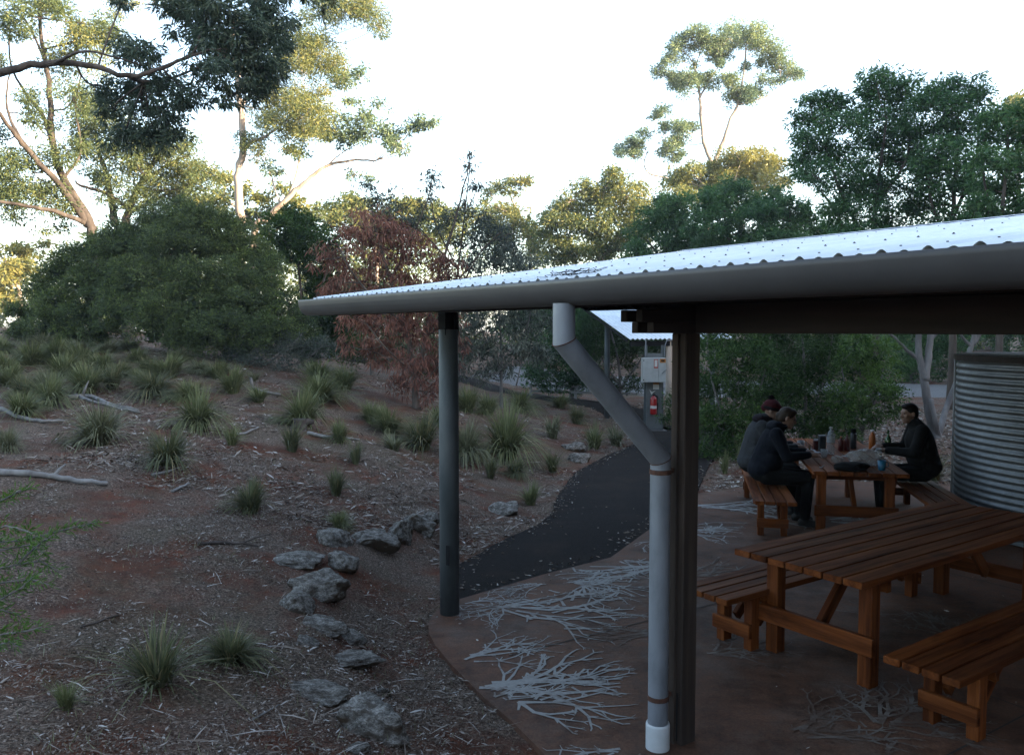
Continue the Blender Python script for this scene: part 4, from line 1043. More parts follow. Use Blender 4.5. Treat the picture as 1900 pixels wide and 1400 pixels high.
tree('wattle_tree', 'brighter green tree at the right margin hanging over the roof', 'tree', G_G, 21,
     [([(1855,600),(1855,480),(1860,380),(1870,260)], .11, .03), ([(1855,480),(1830,360),(1820,280)], .05, .02), ([(1855,480),(1910,380),(1930,300)], .05, .02)],
     [(1850,215,28,None,.15),(1885,215,30,None,.15),(1830,250,32,None,.1),(1870,260,38,None,.15),(1910,250,36,None,.1),(1835,300,36,None,.1),(1880,310,40,None,.15),(1920,310,40),(1840,350,36),(1880,365,40,None,.1),(1815,385,32),(1850,410,38),(1895,420,38),(1930,380,40),(1830,440,32),(1870,460,36),(1910,480,36)],
     (.13,.042), .9, lf_green, bk_dark, flat=.7, droop=.3, sub=16, tint=(.55,.2), sig=.25, spread=1.0)
umbrella('sunlit gum crown showing just above the tree at the right margin', 48, [([(1890,420),(1890,300),(1890,230)], .2, .06)], [(1870,200,20,None,.2),(1895,192,22,None,.3),(1915,200,24,None,.2),(1885,225,26)], .9)

# ---- bushes seen under the roof
G_U = 'green bushes behind the tables'
bsh = dict(leaf=(.09,.020), cover=.62, lm=lf_bush, bm=bk_grey, flat=.85, droop=.0, sub=26, sig=.21, crown='foliage', twig=.007)
def bush(label, Y, stems, clumps, base, tint=(.45,.22), name='bush', grp=G_U, **kw):
    a = dict(bsh); a.update(kw)
    return tree(name, label, 'bush', grp, Y, stems, clumps, a['leaf'], a['cover'], a['lm'], a['bm'], base=at(*base, Y), flat=a['flat'], droop=a['droop'], sub=a['sub'], tint=tint, sig=a['sig'], crown=a['crown'], twig=a['twig'])
bush('leafy green bush just right of the timber post', 15.5, [([(1350,850),(1360,760),(1380,660),(1385,560)], .045, .012), ([(1355,820),(1320,700),(1310,600)], .03, .01), ([(1355,820),(1410,720),(1430,620)], .03, .01)],
     [(1315,620,40),(1360,610,44),(1410,620,44),(1330,670,46),(1385,675,48),(1320,725,46),(1375,735,48),(1430,690,40),(1340,785,44,-.4),(1395,790,44,-.4),(1320,830,38,-.5),(1370,840,38,-.6),(1420,760,40),(1300,770,34),(1345,570,44),(1400,560,46)], (1355,858))
bush('taller bush in the middle, behind the bottles on the far table', 16.5, [([(1490,840),(1495,740),(1490,640),(1480,560)], .045, .012), ([(1492,800),(1450,700),(1440,620)], .03, .01), ([(1492,800),(1530,700),(1545,620)], .03, .01)],
     [(1455,620,42),(1500,615,44),(1545,630,42),(1450,680,42),(1495,690,46),(1540,690,44),(1460,740,42),(1510,750,44),(1555,745,38),(1450,800,38,-.4),(1430,730,36),(1480,720,40),(1500,800,40,-.5),(1545,800,34,-.4),(1480,570,46),(1530,570,44)], (1495,842), (.38,.2))
bush('bright feathery bush left of the pale gum trunks', 15.2, [([(1600,830),(1600,760),(1595,680)], .04, .01), ([(1600,800),(1630,720),(1640,680)], .025, .008), ([(1600,800),(1570,720),(1560,670)], .025, .008)],
     [(1590,640,34,None,.15),(1620,660,36,None,.25),(1585,690,38,None,.15),(1630,695,34,None,.3),(1610,730,36,None,.15),(1570,740,32),(1640,730,22,None,.2),(1650,760,22),(1665,735,22),(1680,770,18),(1590,775,32,None,.0),(1570,800,26),(1620,780,22)], (1600,835), (.55,.22))
bush('shaded bush in the background between the pale trunks and the tank', 34, [([(1690,740),(1690,680),(1695,620)], .08, .03), ([(1690,720),(1740,650),(1760,600)], .05, .02)],
     [(1660,610,34,None,.2),(1700,600,36,None,.1),(1745,610,36),(1680,650,32,None,.2),(1720,655,32,None,.1),(1755,650,30),(1700,690,28),(1660,690,28),(1745,690,26),(1790,620,36),(1830,600,36),(1870,620,38),(1650,725,20),(1790,680,24)], (1700,742), (.5,.22), leaf=(.17,.045), cover=.8, lm=lf_green)
tree('gum_tree', 'gum with several pale peeling trunks between the man in black and the tank', 'tree', None, 17.5,
     [([(1738,818),(1724,760),(1714,700),(1706,660),(1702,610),(1690,540)], .105, .05), ([(1716,705),(1722,660),(1728,615),(1740,560)], .09, .05), ([(1708,670),(1684,650),(1655,622),(1620,590)], .045, .02), ([(1738,818),(1752,770,.3),(1770,720,.5),(1800,650,.6),(1812,600,.6)], .07, .05), ([(1745,818),(1735,780,-.2),(1728,740,-.2)], .06, .045), ([(1726,630),(1745,612),(1765,590)], .04, .02), ([(1806,640,.6),(1822,612,.6),(1835,580,.6)], .05, .03), ([(1804,645,.6),(1785,625,.6),(1775,600,.6)], .04, .02)],
     [(1700,520,38),(1740,510,36),(1660,560,34),(1790,540,36),(1830,550,36),(1690,470,34)], (.16,.04), .5, lf_green, bk_grey, base=at(1740,822,17.5), droop=.4, sub=12)
# bushes behind the steel post and the second shelter
G_M = 'bushes along the side path'
bush('grey-green long-leaved bush seen between the steel post and the downpipe', 21, [([(930,705),(930,640),(925,560),(930,490)], .05, .012), ([(930,690),(890,600),(880,520)], .03, .01), ([(930,690),(980,600),(985,520)], .03, .01), ([(958,715),(975,640),(985,600)], .02, .008)],
     [(870,560,38),(910,540,40),(955,550,40),(880,610,38),(925,600,42),(970,600,38),(990,560,32),(860,650,34),(905,655,36,None,.1),(950,650,36),(985,645,30),(870,500,38),(930,490,40),(980,500,36),(930,690,28,None,.15),(900,695,24,None,.15),(1010,600,28),(1005,660,26),(850,690,24)],
     (930,712), (.42,.24), lm=lf_grey, leaf=(.14,.024), cover=.42, droop=.7, name='bush', grp=G_M)
bush('dark round bush behind the raking downpipe', 27, [([(1060,740),(1060,680),(1060,600)], .07, .02), ([(1060,720),(1100,660),(1110,600)], .05, .02)],
     [(1050,560,36),(1085,560,36),(1040,610,38),(1080,610,40),(1060,650,38),(1110,590,36),(1030,660,30),(1095,655,36),(1060,690,28),(1000,705,22),(1035,712,22),(1075,715,22),(1105,705,24),(985,690,20),(1020,580,32),(1130,560,32),(1010,690,22),(1120,640,34)],
     (1060,745), (.4,.2), lm=lf_green, leaf=(.14,.035), cover=.7, grp=G_M)
bush('dark twisted bush beside the switchboard under the second roof', 26, [([(1150,735),(1150,690),(1140,640),(1130,600)], .07, .02), ([(1150,720),(1180,680),(1200,650)], .05, .02), ([(1150,715),(1120,670),(1110,640)], .04, .02)],
     [(1140,600,34),(1175,610,32),(1150,640,34),(1190,640,28),(1125,655,26),(1165,670,26),(1200,600,30),(1215,650,26),(1105,620,26),(1230,610,28),(1250,640,28),(1140,715,22),(1175,712,20),(1110,700,20)],
     (1150,742), (.3,.2), lm=lf_bush, leaf=(.13,.03), cover=.6, grp=G_M)
bush('low leafy bush hugging the back of the timber post by the switchboard', 16.8, [([(1248,800),(1250,770),(1245,740)], .02, .008)],
     [(1245,745,16),(1262,760,20),(1240,775,16),(1258,790,18),(1275,730,24),(1280,690,26)], (1250,805), (.5,.22), grp=G_M)

bush('dark bush closing the gap behind the red-leaved tree, left', 25, [([(690,700),(690,640),(700,580)], .06, .02), ([(690,680),(640,620),(620,570)], .04, .015)],
     [(620,560,36),(665,560,38),(710,560,36),(640,610,36),(685,615,38),(730,600,34),(660,655,30),(705,660,30),(745,650,28),(625,650,26),(760,560,34)], (690,705), (.3,.2), lm=lf_tea, leaf=(.12,.032), cover=.7, grp=G_M)
bush('dark bush closing the gap behind the red-leaved tree, right', 27, [([(820,705),(820,640),(815,580)], .06, .02), ([(820,690),(780,620),(770,570)], .04, .015)],
     [(790,560,36),(830,555,38),(800,605,38),(845,610,36),(790,650,30),(835,655,32),(870,580,36),(870,640,30),(820,690,24),(780,690,20)], (820,710), (.35,.2), lm=lf_tea, leaf=(.12,.032), cover=.7, grp=G_M)
bush('dark bush across the gravel road behind the side path', 42, [([(1010,700),(1010,650),(1015,600)], .08, .03), ([(1010,680),(1080,630),(1100,600)], .06, .02)],
     [(980,560,34),(1020,560,36),(1065,560,36),(1110,565,34),(990,605,34),(1035,610,36),(1080,610,36),(1120,615,32),(1000,645,28),(1045,650,28),(1090,650,28),(950,600,32),(1150,580,34),(1190,590,34),(1160,630,30),(1205,640,30)], (1010,705), (.32,.2), lm=lf_green, leaf=(.18,.05), cover=.75, grp=G_M)
bush('dark bush across the gravel road behind the bushes by the tables', 40, [([(1400,705),(1400,650),(1405,600)], .08, .03), ([(1400,680),(1480,630),(1500,600)], .06, .02)],
     [(1290,600,38),(1340,600,38),(1400,600,38),(1460,600,38),(1520,600,38),(1580,600,38),(1640,600,38),(1320,650,32),(1380,655,32),(1440,655,32),(1500,655,32),(1560,655,32),(1620,655,32),(1680,640,32)], (1400,710), (.32,.2), lm=lf_green, leaf=(.18,.05), cover=.7, grp=G_U)
# ---- far bush as one mass
PP = []; DD = []; TT = []
for i in range(130):
    X = random.uniform(-62, 62); Yf = random.uniform(66, 84)
    px = 950+FPX*X/Yf
    top = 9.0 if 560 < px else (6.0 if px < 150 else 8.5)
    if 960 < px < 1010: top = 7.5
    top *= random.uniform(.7, 1.12)
    for k in range(3):
        r = random.uniform(1.5, 2.6); z = hz(X, Yf)+top*(k+.45)/3.0
        P, D, _ = clump_leaves((X+random.uniform(-1, 1), Yf+random.uniform(-1, 1), z), r, 170, 10, .75, .3, .3)
        PP.append(P); DD.append(D); TT.append(np.clip(.45+rng.normal(size=170)*.2+rng.normal()*.12, 0, 1))
P = np.concatenate(PP); D = np.concatenate(DD); T = np.concatenate(TT); n = len(P)
far = link('far_bush', leaf_mesh('far_bush', P, D, .55*(.6+.8*rng.random(n)), .20*(.7+.6*rng.random(n)), T), lf_gum)
tag(far, 'far-off belt of bushland closing the view behind all the trees', 'woodland', kind='stuff')

# ================================================================ TUSSOCKS
tus_mats = [leafmat('tussock_olive', (0.06817,0.07473,0.03674), (0.1288,0.1463,0.06614), (0.2574,0.2518,0.1377), .25, .6),
            leafmat('tussock_green', (0.05154,0.06141,0.03555), (0.109,0.1169,0.06044), (0.2181,0.1827,0.09781), .25, .6),
            leafmat('tussock_straw', (0.0756,0.072,0.04536), (0.1448,0.1512,0.08424), (0.3024,0.3024,0.2106), .25, .6)]
def tussock_mesh(nb, lean, h, w, seed, mi, base_r=.16):
    g = np.random.default_rng(seed)
    a = g.random(nb)*2*math.pi; rad = base_r*np.sqrt(g.random(nb))
    bx = np.c_[np.cos(a)*rad, np.sin(a)*rad, np.zeros(nb)]
    out = a + g.normal(size=nb)*.5
    ln = np.abs(g.normal(size=nb))*lean + .12; bias = g.uniform(0, 6.28); ln = np.clip(ln*(1+.45*np.cos(out-bias))*(1+.5*(g.random(nb) < .12)), .05, 1.7)
    H = h*(.40+.70*g.random(nb)**.8)*(1+.22*np.sin(3*out+bias)); d = np.c_[np.cos(out), np.sin(out)]
    s = np.c_[-d[:, 1], d[:, 0]]
    tw = g.normal(size=nb)*.6
    s3 = np.c_[s[:, 0]*np.cos(tw), s[:, 1]*np.cos(tw), np.sin(tw)*.4]
    K = 3; V = np.empty((nb, (K+1)*2, 3))
    for k in range(K+1):
        t = k/K
        th = ln*t*1.15
        hor = H*(t*np.sin(th*.75)); ver = H*(t*np.cos(th*.75))-.35*H*np.maximum(0, ln-.6)*t**3
        c = bx + np.c_[d*hor[:, None], ver]
        ww = w*(.55+.9*t-1.33*t*t)*.62
        V[:, 2*k] = c - s3*ww; V[:, 2*k+1] = c + s3*ww
    Vf = V.reshape(-1, 3); ex = 2*np.percentile(np.hypot(Vf[:, 0], Vf[:, 1]), 90); Vf[:, :2] /= ex; Vf[:, 2] /= np.percentile(Vf[:, 2], 94)
    base = (np.arange(nb)*(K+1)*2)[:, None]
    quads = [base+np.array([2*k, 2*k+1, 2*k+3, 2*k+2])[None] for k in range(K)]
    F = np.concatenate(quads, 0)
    tint = np.clip(.42+g.normal(size=nb)*.20+.45*(g.random(nb) < .10), 0, 1); tint = np.tile(tint, K)
    me = mesh_np('tussock_blades', V.reshape(-1, 3), F, False, tint)
    me.materials.append(tus_mats[mi]); return me
TM = {}
for mi in range(3):
    TM[('d', mi)] = [tussock_mesh(760, .60, 1.0, .026, 10+mi*10+k, mi, .17) for k in range(3)]     # dense dome
    TM[('w', mi)] = [tussock_mesh(900, .85, 1.0, .026, 13+mi*10+k, mi, .15) for k in range(3)]     # weeping
    TM[('u', mi)] = [tussock_mesh(300, .38, 1.0, .026, 16+mi*10+k, mi, .12) for k in range(3)]     # upright, sparse
CROWD = 'one of the many tussocks crowding the grassy patch at far left'
TUS = [  # base px, py, width px, height px, form, colour, label
 (185,826,125,82,'w',2,'big browning tussock right of the long pale branch at left'),
 (312,862,100,74,'d',1,'dark green tussock in front of the browning one, second row at left'),
 (368,795,110,76,'w',0,'bushy olive tussock behind the dark green one'),
 (465,950,80,68,'d',1,'dark green tussock standing alone on the bare red patch'),
 (292,1268,150,118,'u',1,'tall dark tussock nearest the bottom of the frame at left'),
 (428,1228,135,72,'w',1,'low spreading tussock touching the tall dark one in front'),
 (122,1312,62,64,'u',0,'thin tussock at bottom left corner'),
 (623,918,52,62,'u',1,'narrow upright tussock in front of the rock row'),
 (628,977,52,34,'d',0,'small tussock sprouting behind the row of boulders'),
 (541,836,56,62,'u',1,'upright green tussock below the dark stump'),
 (430,826,46,42,'u',0,'small tussock between the big olive one and the stump'),
 (630,820,46,46,'d',0,'small rounded tussock right of the dark stump'),
 (660,860,36,46,'u',1,'narrow tussock beside the small rounded one'),
 (782,832,96,68,'d',1,'dark tussock just left of the steel post'),
 (720,802,88,52,'w',0,'wide tussock under the red-leaved tree, left of its trunk'),
 (690,785,60,44,'d',0,'olive tussock at the left foot of the red-leaved tree'),
 (866,852,86,74,'w',2,'straw-tipped tussock right against the steel post'),
 (940,852,125,105,'w',0,'largest weeping tussock between the steel post and the downpipe'),
 (868,765,66,52,'d',0,'tussock behind the straw-tipped one by the steel post'),
 (1026,812,52,50,'u',2,'straw-coloured upright tussock left of the raking downpipe'),
 (1070,786,42,36,'d',1,'small round green tussock by the side path'),
 (1103,832,56,52,'u',0,'tussock at the edge of the asphalt under the raking pipe'),
 (1142,826,48,42,'u',2,'straw tussock beside the asphalt edge nearest the downpipe'),
 (1025,876,42,46,'u',1,'narrow green tussock left of the white-topped rock'),
 (957,882,56,34,'w',1,'low tussock in front of the largest weeping one'),
 (910,886,38,46,'u',1,'thin upright tussock right of the steel post'),
 (985,936,52,48,'u',0,'tussock growing beside the flat rock at the path edge'),
 (966,764,74,44,'w',0,'pale green tussock by the start of the side path'),
 (1040,756,46,26,'d',0,'little tussock standing in the side path'),
 (562,792,112,74,'w',0,'broad olive tussock behind the dark stump'),
 (590,746,120,56,'w',0,'wide tussock further back above the stump'),
 (590,708,84,42,'d',0,'left of two tussocks in front of the red-leaved tree'),
 (640,722,76,46,'d',0,'right of two tussocks in front of the red-leaved tree'),
 (92,752,96,58,'w',0,'olive tussock above the crossed pale branches'),
 (162,728,96,56,'d',0,'rounded tussock behind the crossed pale branches'),
 (208,722,60,52,'d',1,'darker tussock right of the crossed pale branches'),
 (118,702,96,50,'w',0,'tussock in the dense patch at far left, middle row'),
 (190,690,74,42,'d',0,'tussock near the small pale branch at far left'),
 (60,676,110,42,'w',0,'wide tussock in the back row at far left'),
 (284,732,116,46,'w',1,'flat spreading tussock beside the dark stick'),
 (312,700,94,46,'d',0,'tussock in the back row in front of the big shrub'),
 (352,742,84,40,'w',0,'grey-green tussock behind the bushy olive one'),
 (432,728,70,50,'d',0,'tussock left of the short upright white stick'),
 (405,702,66,36,'d',0,'small tussock in the back row left of the white stick'),
 (472,706,32,20,'u',2,'tiny straw tuft above the upright white stick'),
 (42,772,84,50,'d',0,'tussock at the left margin above the long pale branch'),
 (14,836,56,50,'d',2,'browning tussock cut by the left margin'),
 (20,716,80,44,'w',0,'tussock at the left margin in the dense patch'),
 (240,650,70,24,'w',2,'dull tussock right under the big shrub at left'),
 (160,640,80,26,'w',2,'dull tussock below the lower shrub at left'),
 (330,668,70,24,'w',2,'dull tussock at the dark foot of the big shrub'),
 (40,630,90,30,'w',0,'furthest tussock at the upper left of the slope'),
 (730,835,60,36,'u',2,'thin grey tussock between the steel post and the red-leaved tree'),
 (815,790,60,44,'u',0,'upright tussock behind the steel post'),
 (905,770,60,44,'d',0,'tussock above the largest weeping one'),
 (480,745,60,36,'u',0,'thin tussock beside the fallen white stick'),
 (105,668,90,40,'w',0,CROWD),(150,676,80,40,'d',0,CROWD),(10,690,80,40,'d',0,CROWD),(90,725,80,44,'d',2,CROWD),(45,735,70,44,'w',1,CROWD),(140,656,70,30,'d',2,CROWD),(225,700,60,34,'d',0,CROWD),(255,672,64,28,'w',0,CROWD),(200,655,60,26,'d',2,CROWD),
 (5,655,70,34,'d',0,CROWD),(80,645,70,28,'w',2,CROWD),(275,690,60,30,'d',1,CROWD),(110,632,60,22,'w',0,CROWD),(160,705,60,36,'w',1,CROWD),(370,690,60,26,'w',2,CROWD),(260,712,50,30,'d',0,CROWD),
 (1345,878,26,46,'u',0,'thin grass tuft at the foot of the bush by the timber post'),
 (1375,868,22,60,'u',0,'tall thin grass tuft behind the person in navy'),
 (1735,892,50,60,'u',1,'grass tuft between the man in black and the tank'),
]
for (px, py, w, h, fm, mi, lab) in TUS:
    p = hit(px, py); k = p.y/FPX
    me = random.choice(TM[(fm, mi)])
    o = link('grass_tussock', me)
    H = h*k*.76; Wd = w*k*.95
    o.location = p - Vector((0, 0, .02)); o.scale = (Wd, Wd, H); o.rotation_euler = (0, 0, random.uniform(0, 6.28))
    tag(o, lab, 'tussock', 'grass tussocks on the slope')

# foreground feathery sprays at the left margin
root = at(-150, 1230, 3.1); root.z = hz(root.x, root.y)
fs = tag(empty('feathery_shrub', root), 'bright feathery green sprays leaning in at the left margin in front', 'shrub')
mb = MB(); PP = []; DD = []
for pl in ([(-60,1010),(40,1002),(110,985),(182,967)], [(-60,975),(0,930),(35,912),(62,905)], [(-60,1065),(30,1048),(75,1040),(112,1062)], [(-60,1120),(0,1112),(40,1090),(70,1060)], [(-60,1190),(10,1175),(50,1170),(78,1162)],
           [(-60,1150),(0,1130),(30,1138),(45,1150)], [(-60,1030),(0,1020),(55,1010),(90,1030)], [(-60,1210),(0,1195),(20,1190),(35,1200)], [(-50,1000),(10,975),(50,985),(60,990)], [(-60,1090),(20,1078),(60,1075),(95,1085)], [(30,1048),(60,1020),(85,1000),(100,990)]):
    Yb = 3.1+random.uniform(-.25, .25); pts = [at(a, b, Yb+random.uniform(-.06, .06)) for a, b in pl]
    full = [root] + pts if pl[0][0] < 0 else pts
    mb.tube([p-root for p in full], [.006]+[.004]*(len(full)-2)+[.001] if len(full) > 2 else .003, 5, False)
    for a, b in zip(pts[:-1], pts[1:]):
        m = int((b-a).length/.0016); t = rng.random(m)
        A = np.array(a[:]); B = np.array(b[:]); P = A[None]+(B-A)[None]*t[:, None]
        ax = (B-A)/np.linalg.norm(B-A); q = unit(rng.normal(size=(m, 3)))
        side = rng.random(m) < .5
        P = P + q*(rng.random(m)**1.2)[:, None]*.030
        PP.append(P); DD.append(unit(ax[None]*.9+q*.9))
P = np.concatenate(PP); D = np.concatenate(DD); n = len(P)
mb.build('stem', bk_grey, fs)
link('foliage', leaf_mesh('foliage', P-np.array(root[:])[None], D, .026*(.5+rng.random(n)), .0055, np.clip(.5+rng.normal(size=n)*.22, 0, 1)), lf_lime, fs)

# ================================================================ ROCKS
m_rock = mat('limestone', rough=.9, spec=.2)
v = coords(m_rock, 'Object', (1,1,1.6), True)
n1 = noise(m_rock, v, 4, 8, .7); n2 = noise(m_rock, v, 24, 6, .7); n3 = noise(m_rock, v, 2.2, 5)
cr = ramp(m_rock, n1.outputs['Fac'], [(.30, (0.04284,0.03659,0.03069)), (.42, (0.1238,0.1134,0.1001)), (.52, (0.2285,0.2142,0.1938)), (.66, (0.3808,0.3615,0.3311))])
sp_ = ramp(m_rock, n2.outputs['Fac'], [(.36, (.22,.20,.19)), (.54, (1,1,1))])
c = mixc(m_rock, .95, cr.outputs[0], sp_.outputs[0], 'MULTIPLY')
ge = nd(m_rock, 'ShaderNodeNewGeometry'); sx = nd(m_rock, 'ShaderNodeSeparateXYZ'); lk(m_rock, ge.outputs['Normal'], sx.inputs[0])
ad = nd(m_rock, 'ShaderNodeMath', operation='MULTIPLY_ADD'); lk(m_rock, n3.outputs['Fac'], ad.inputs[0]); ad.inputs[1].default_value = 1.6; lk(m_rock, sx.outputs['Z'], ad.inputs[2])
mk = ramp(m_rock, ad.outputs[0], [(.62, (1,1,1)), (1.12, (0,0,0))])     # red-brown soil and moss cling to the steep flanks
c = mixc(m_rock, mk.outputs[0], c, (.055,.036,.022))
n7 = noise(m_rock, v, 3.1, 6, .7)
c = mixc(m_rock, ramp(m_rock, n7.outputs['Fac'], [(.50, (0,0,0)), (.62, (.85,.85,.85))]).outputs[0], c, (.058,.045,.034))
lk(m_rock, c, bsdf(m_rock).inputs['Base Color'])
bb = bump(m_rock, n1.outputs['Fac'], .8, .04); lk(m_rock, bump(m_rock, n2.outputs['Fac'], .8, .012, bb), bsdf(m_rock).inputs['Normal'])
def rock_mesh(seed, boxy=.5):
    bm = bmesh.new(); bmesh.ops.create_icosphere(bm, subdivisions=4, radius=1.0)
    V = np.array([v.co[:] for v in bm.verts]); s = seed*7.3
    g = np.random.default_rng(seed)
    # squash towards a few random planes: broken faces
    for k in range(11):
        n_ = unit(g.normal(size=(1, 3)))[0]; d = g.uniform(.48, .82)
        if k == 0: n_ = unit(np.array([[g.normal()*.12, g.normal()*.12, 1.0]]))[0]; d = .62
        h = V@n_; over = h > d
        V[over] -= (n_[None]*(h[over]-d)[:, None])*.85
    q = fbm(V[:, 0]*1.7+s, V[:, 1]*1.7+V[:, 2]*1.9, seed, 4)
    q2 = fbm(V[:, 0]*5+s+9, V[:, 1]*5-V[:, 2]*4.7, seed+5, 3)
    q3 = np.abs(fbm(V[:, 0]*3.2+s, V[:, 1]*1.2+V[:, 2]*6, seed+8, 3))
    V = V*(1+.55*q+.34*q2-.22*q3)[:, None]
    for v_, p in zip(bm.verts, V): v_.co = p
    me = bpy.data.meshes.new('rock'); bm.to_mesh(me); bm.free()
    me.polygons.foreach_set('use_smooth', [True]*len(me.polygons))
    return me
ROCKS = [ # base px, py, width px, height px, depth factor, label
 (783,990,76,46,.8,'grey boulder at the right end of the boulder row by the steel post'),
 (745,1008,64,52,.9,'rounded boulder second from the right in the boulder row'),
 (690,1016,92,44,.8,'long low boulder in the middle of the boulder row'),
 (618,1012,82,40,.8,'dark boulder at the left end of the boulder row'),
 (640,1060,74,40,.8,'dark pitted boulder in front of the boulder row'),
 (555,1052,112,24,.9,'flat pale rock shelf at the left of the boulders'),
 (590,1104,112,50,.8,'pale flat-topped slab rock with a brown shadowed side'),
 (548,1136,68,44,.9,'mottled mossy rock below the flat-topped slab'),
 (600,1172,96,26,.8,'low rough ledge below the mossy rock'),
 (648,1192,70,24,.8,'dark rounded stone right of the low ledge'),
 (574,1196,46,20,.8,'small pinkish white rock chunk among bark litter'),
 (650,1240,120,28,.7,'mossy ledge with a pale crest above the big blue-grey rock'),
 (590,1300,165,34,.6,'long flat grey ledge left of the big blue-grey rock'),
 (688,1372,175,92,.75,'big blue-grey rock with a white edge at the bottom of the frame'),
 (668,1398,50,20,.8,'small stone at the lower frame edge under the big rock'),
 (708,1290,40,22,.8,'small round stone right of the long flat ledge'),
 (932,954,76,30,.8,'flat brown rock at the edge of the asphalt path'),
 (1076,858,48,26,.8,'small white-topped rock with a dark underside by the path'),
 (1064,836,46,26,.8,'small tan rock behind the white-topped one'),
 (800,972,36,30,.9,'grey rock half hidden behind the steel post'),
]
for i, (px, py, w, h, df, lab) in enumerate(ROCKS):
    p = hit(px, py); k = p.y/FPX
    o = link('rock', rock_mesh(60+i), m_rock)
    rx = w*k*.5*1.08; rz = h*k*.85
    q = p + Vector((p.x, p.y, 0)).normalized()*rx*df*.6
    o.location = (q.x, q.y, hz(q.x, q.y)+rz*.02)
    o.scale = (rx, rx*df, rz); o.rotation_euler = (random.uniform(-.1, .1), random.uniform(-.1, .1), random.uniform(-.5, .5))
    tag(o, lab, 'rock', 'rocks edging the slope')

# ================================================================ FALLEN WOOD
m_dead = noisy('silver_dead_wood', [(.3, (0.07399,0.0683,0.06545)), (.5, (0.1595,0.1508,0.1452)), (.7, (0.2447,0.2361,0.2306))], 6, .9, .5, .008)
m_dark = noisy('dark_dead_wood', [(.3, (.022,.018,.016)), (.6, (.07,.055,.048))], 8, .9, .6, .008)
def stick(label, pl, r0, r1, m=None, lift=1.0, name='fallen_branch', forks=()):
    P = []
    for (a, b) in pl: P.append(hit(a, b))
    k0 = len(P)
    S = []
    for i in range(k0-1):
        for t in range(4): S.append(P[i].lerp(P[i+1], t/4))
    S.append(P[-1]); n = len(S)
    S = [Vector((p.x+random.gauss(0, r0*.25), p.y+random.gauss(0, r0*.25), max(hz(p.x, p.y), p.z-.01)+r0*.8*lift+abs(random.gauss(0, r0*.2)))) for p in S]
    o0 = S[0].copy(); mb = MB(); rad = [r0+(r1-r0)*i/(n-1)+random.uniform(-.1, .1)*r0 for i in range(n)]
    mb.tube([p-o0 for p in S], rad, 9)
    for (i, d, L) in forks:
        i = min(i, n-1); q = S[i]; e = q+Vector(d)*L
        mb.tube([q-o0, (q+e)/2-o0+Vector((0, 0, .01)), e-o0], [rad[i]*.7, rad[i]*.5, rad[i]*.2], 7)
    o = mb.build(name, m or m_dead, None, True); o.location = o0
    return tag(o, label, 'branch', 'fallen branches on the slope')
stick('long thin pale branch lying in from the left margin', [(-40,745),(0,762),(40,778),(80,786),(118,786)], .035, .02)
stick('thick silver log lying at the left margin of the clearing', [(-20,880),(40,884),(90,888),(140,898),(200,902)], .034, .02, forks=((9, (.3,.5,.5), .2),))
stick('upper of two crossed pale branches at left', [(130,742),(160,738),(200,752),(256,766)], .04, .022, forks=((3, (.3,.1,.8), .3),))
stick('lower of two crossed pale branches at left', [(140,735),(170,748),(215,758),(258,768)], .03, .015)
stick('small pale forked branch by the shrubs at far left', [(125,662),(140,655),(165,658)], .035, .02, forks=((2, (.5,0,.6), .3),))
stick('dark thin stick lying beside the spreading tussock', [(232,738),(270,740),(318,742)], .022, .014, m_dark)
stick('white stick lying against a small tussock right of the stump', [(572,806),(600,812),(628,816),(668,818)], .025, .015)
stick('forked grey stick left of the dark stump', [(432,812),(455,806),(478,795)], .022, .012)
stick('dark stick lying on bare earth in the middle of the slope', [(368,1012),(420,1010),(480,1016)], .016, .008, m_dark, forks=((6, (.6,.3,.15), .35),))
stick('pale short stick below the dark green tussock', [(284,884),(310,878),(332,870)], .018, .010)
stick('thin curved pale stick in the left foreground', [(470,1335),(500,1320),(520,1308)], .006, .003)
stick('short pale stick below the rounded tussock in the middle', [(320,914),(340,904),(352,898)], .016, .009)
stick('thin brown stick lying along the lower left foreground', [(150,1165),(190,1152),(220,1142)], .007, .004, m_dark)
# upright bent white stick
p = hit(470, 725); e = hit(520, 735); mb = MB(); k = p.y/FPX
mb.tube([Vector((0,0,-.03)), Vector((-.02,0,.10)), Vector((-.05,.02,.24))], [.035,.03,.026], 8); mb.tube([Vector((0,0,.05)), Vector((.15,0,-.01)), (e-p)+Vector((0,0,.03))], [.035,.028,.02], 8)
o = mb.build('fallen_branch', m_dead, None, True); o.location = p; tag(o, 'short bent white stick poking upright behind the tussocks', 'branch', 'fallen branches on the slope')
# dark stump
p = hit(556, 796); mb = MB(); mb.lathe([(.10,-.05),(.11,.05),(.09,.12),(.10,.15),(.03,.13)], 14); mb.tube([(0,0,.05),(.13,.03,.11),(.19,.05,.10)], [.06,.05,.03], 8)
o = mb.build('burnt_stump', m_dark, None, True); o.location = p; tag(o, 'small charred stump among the tussocks', 'stump')

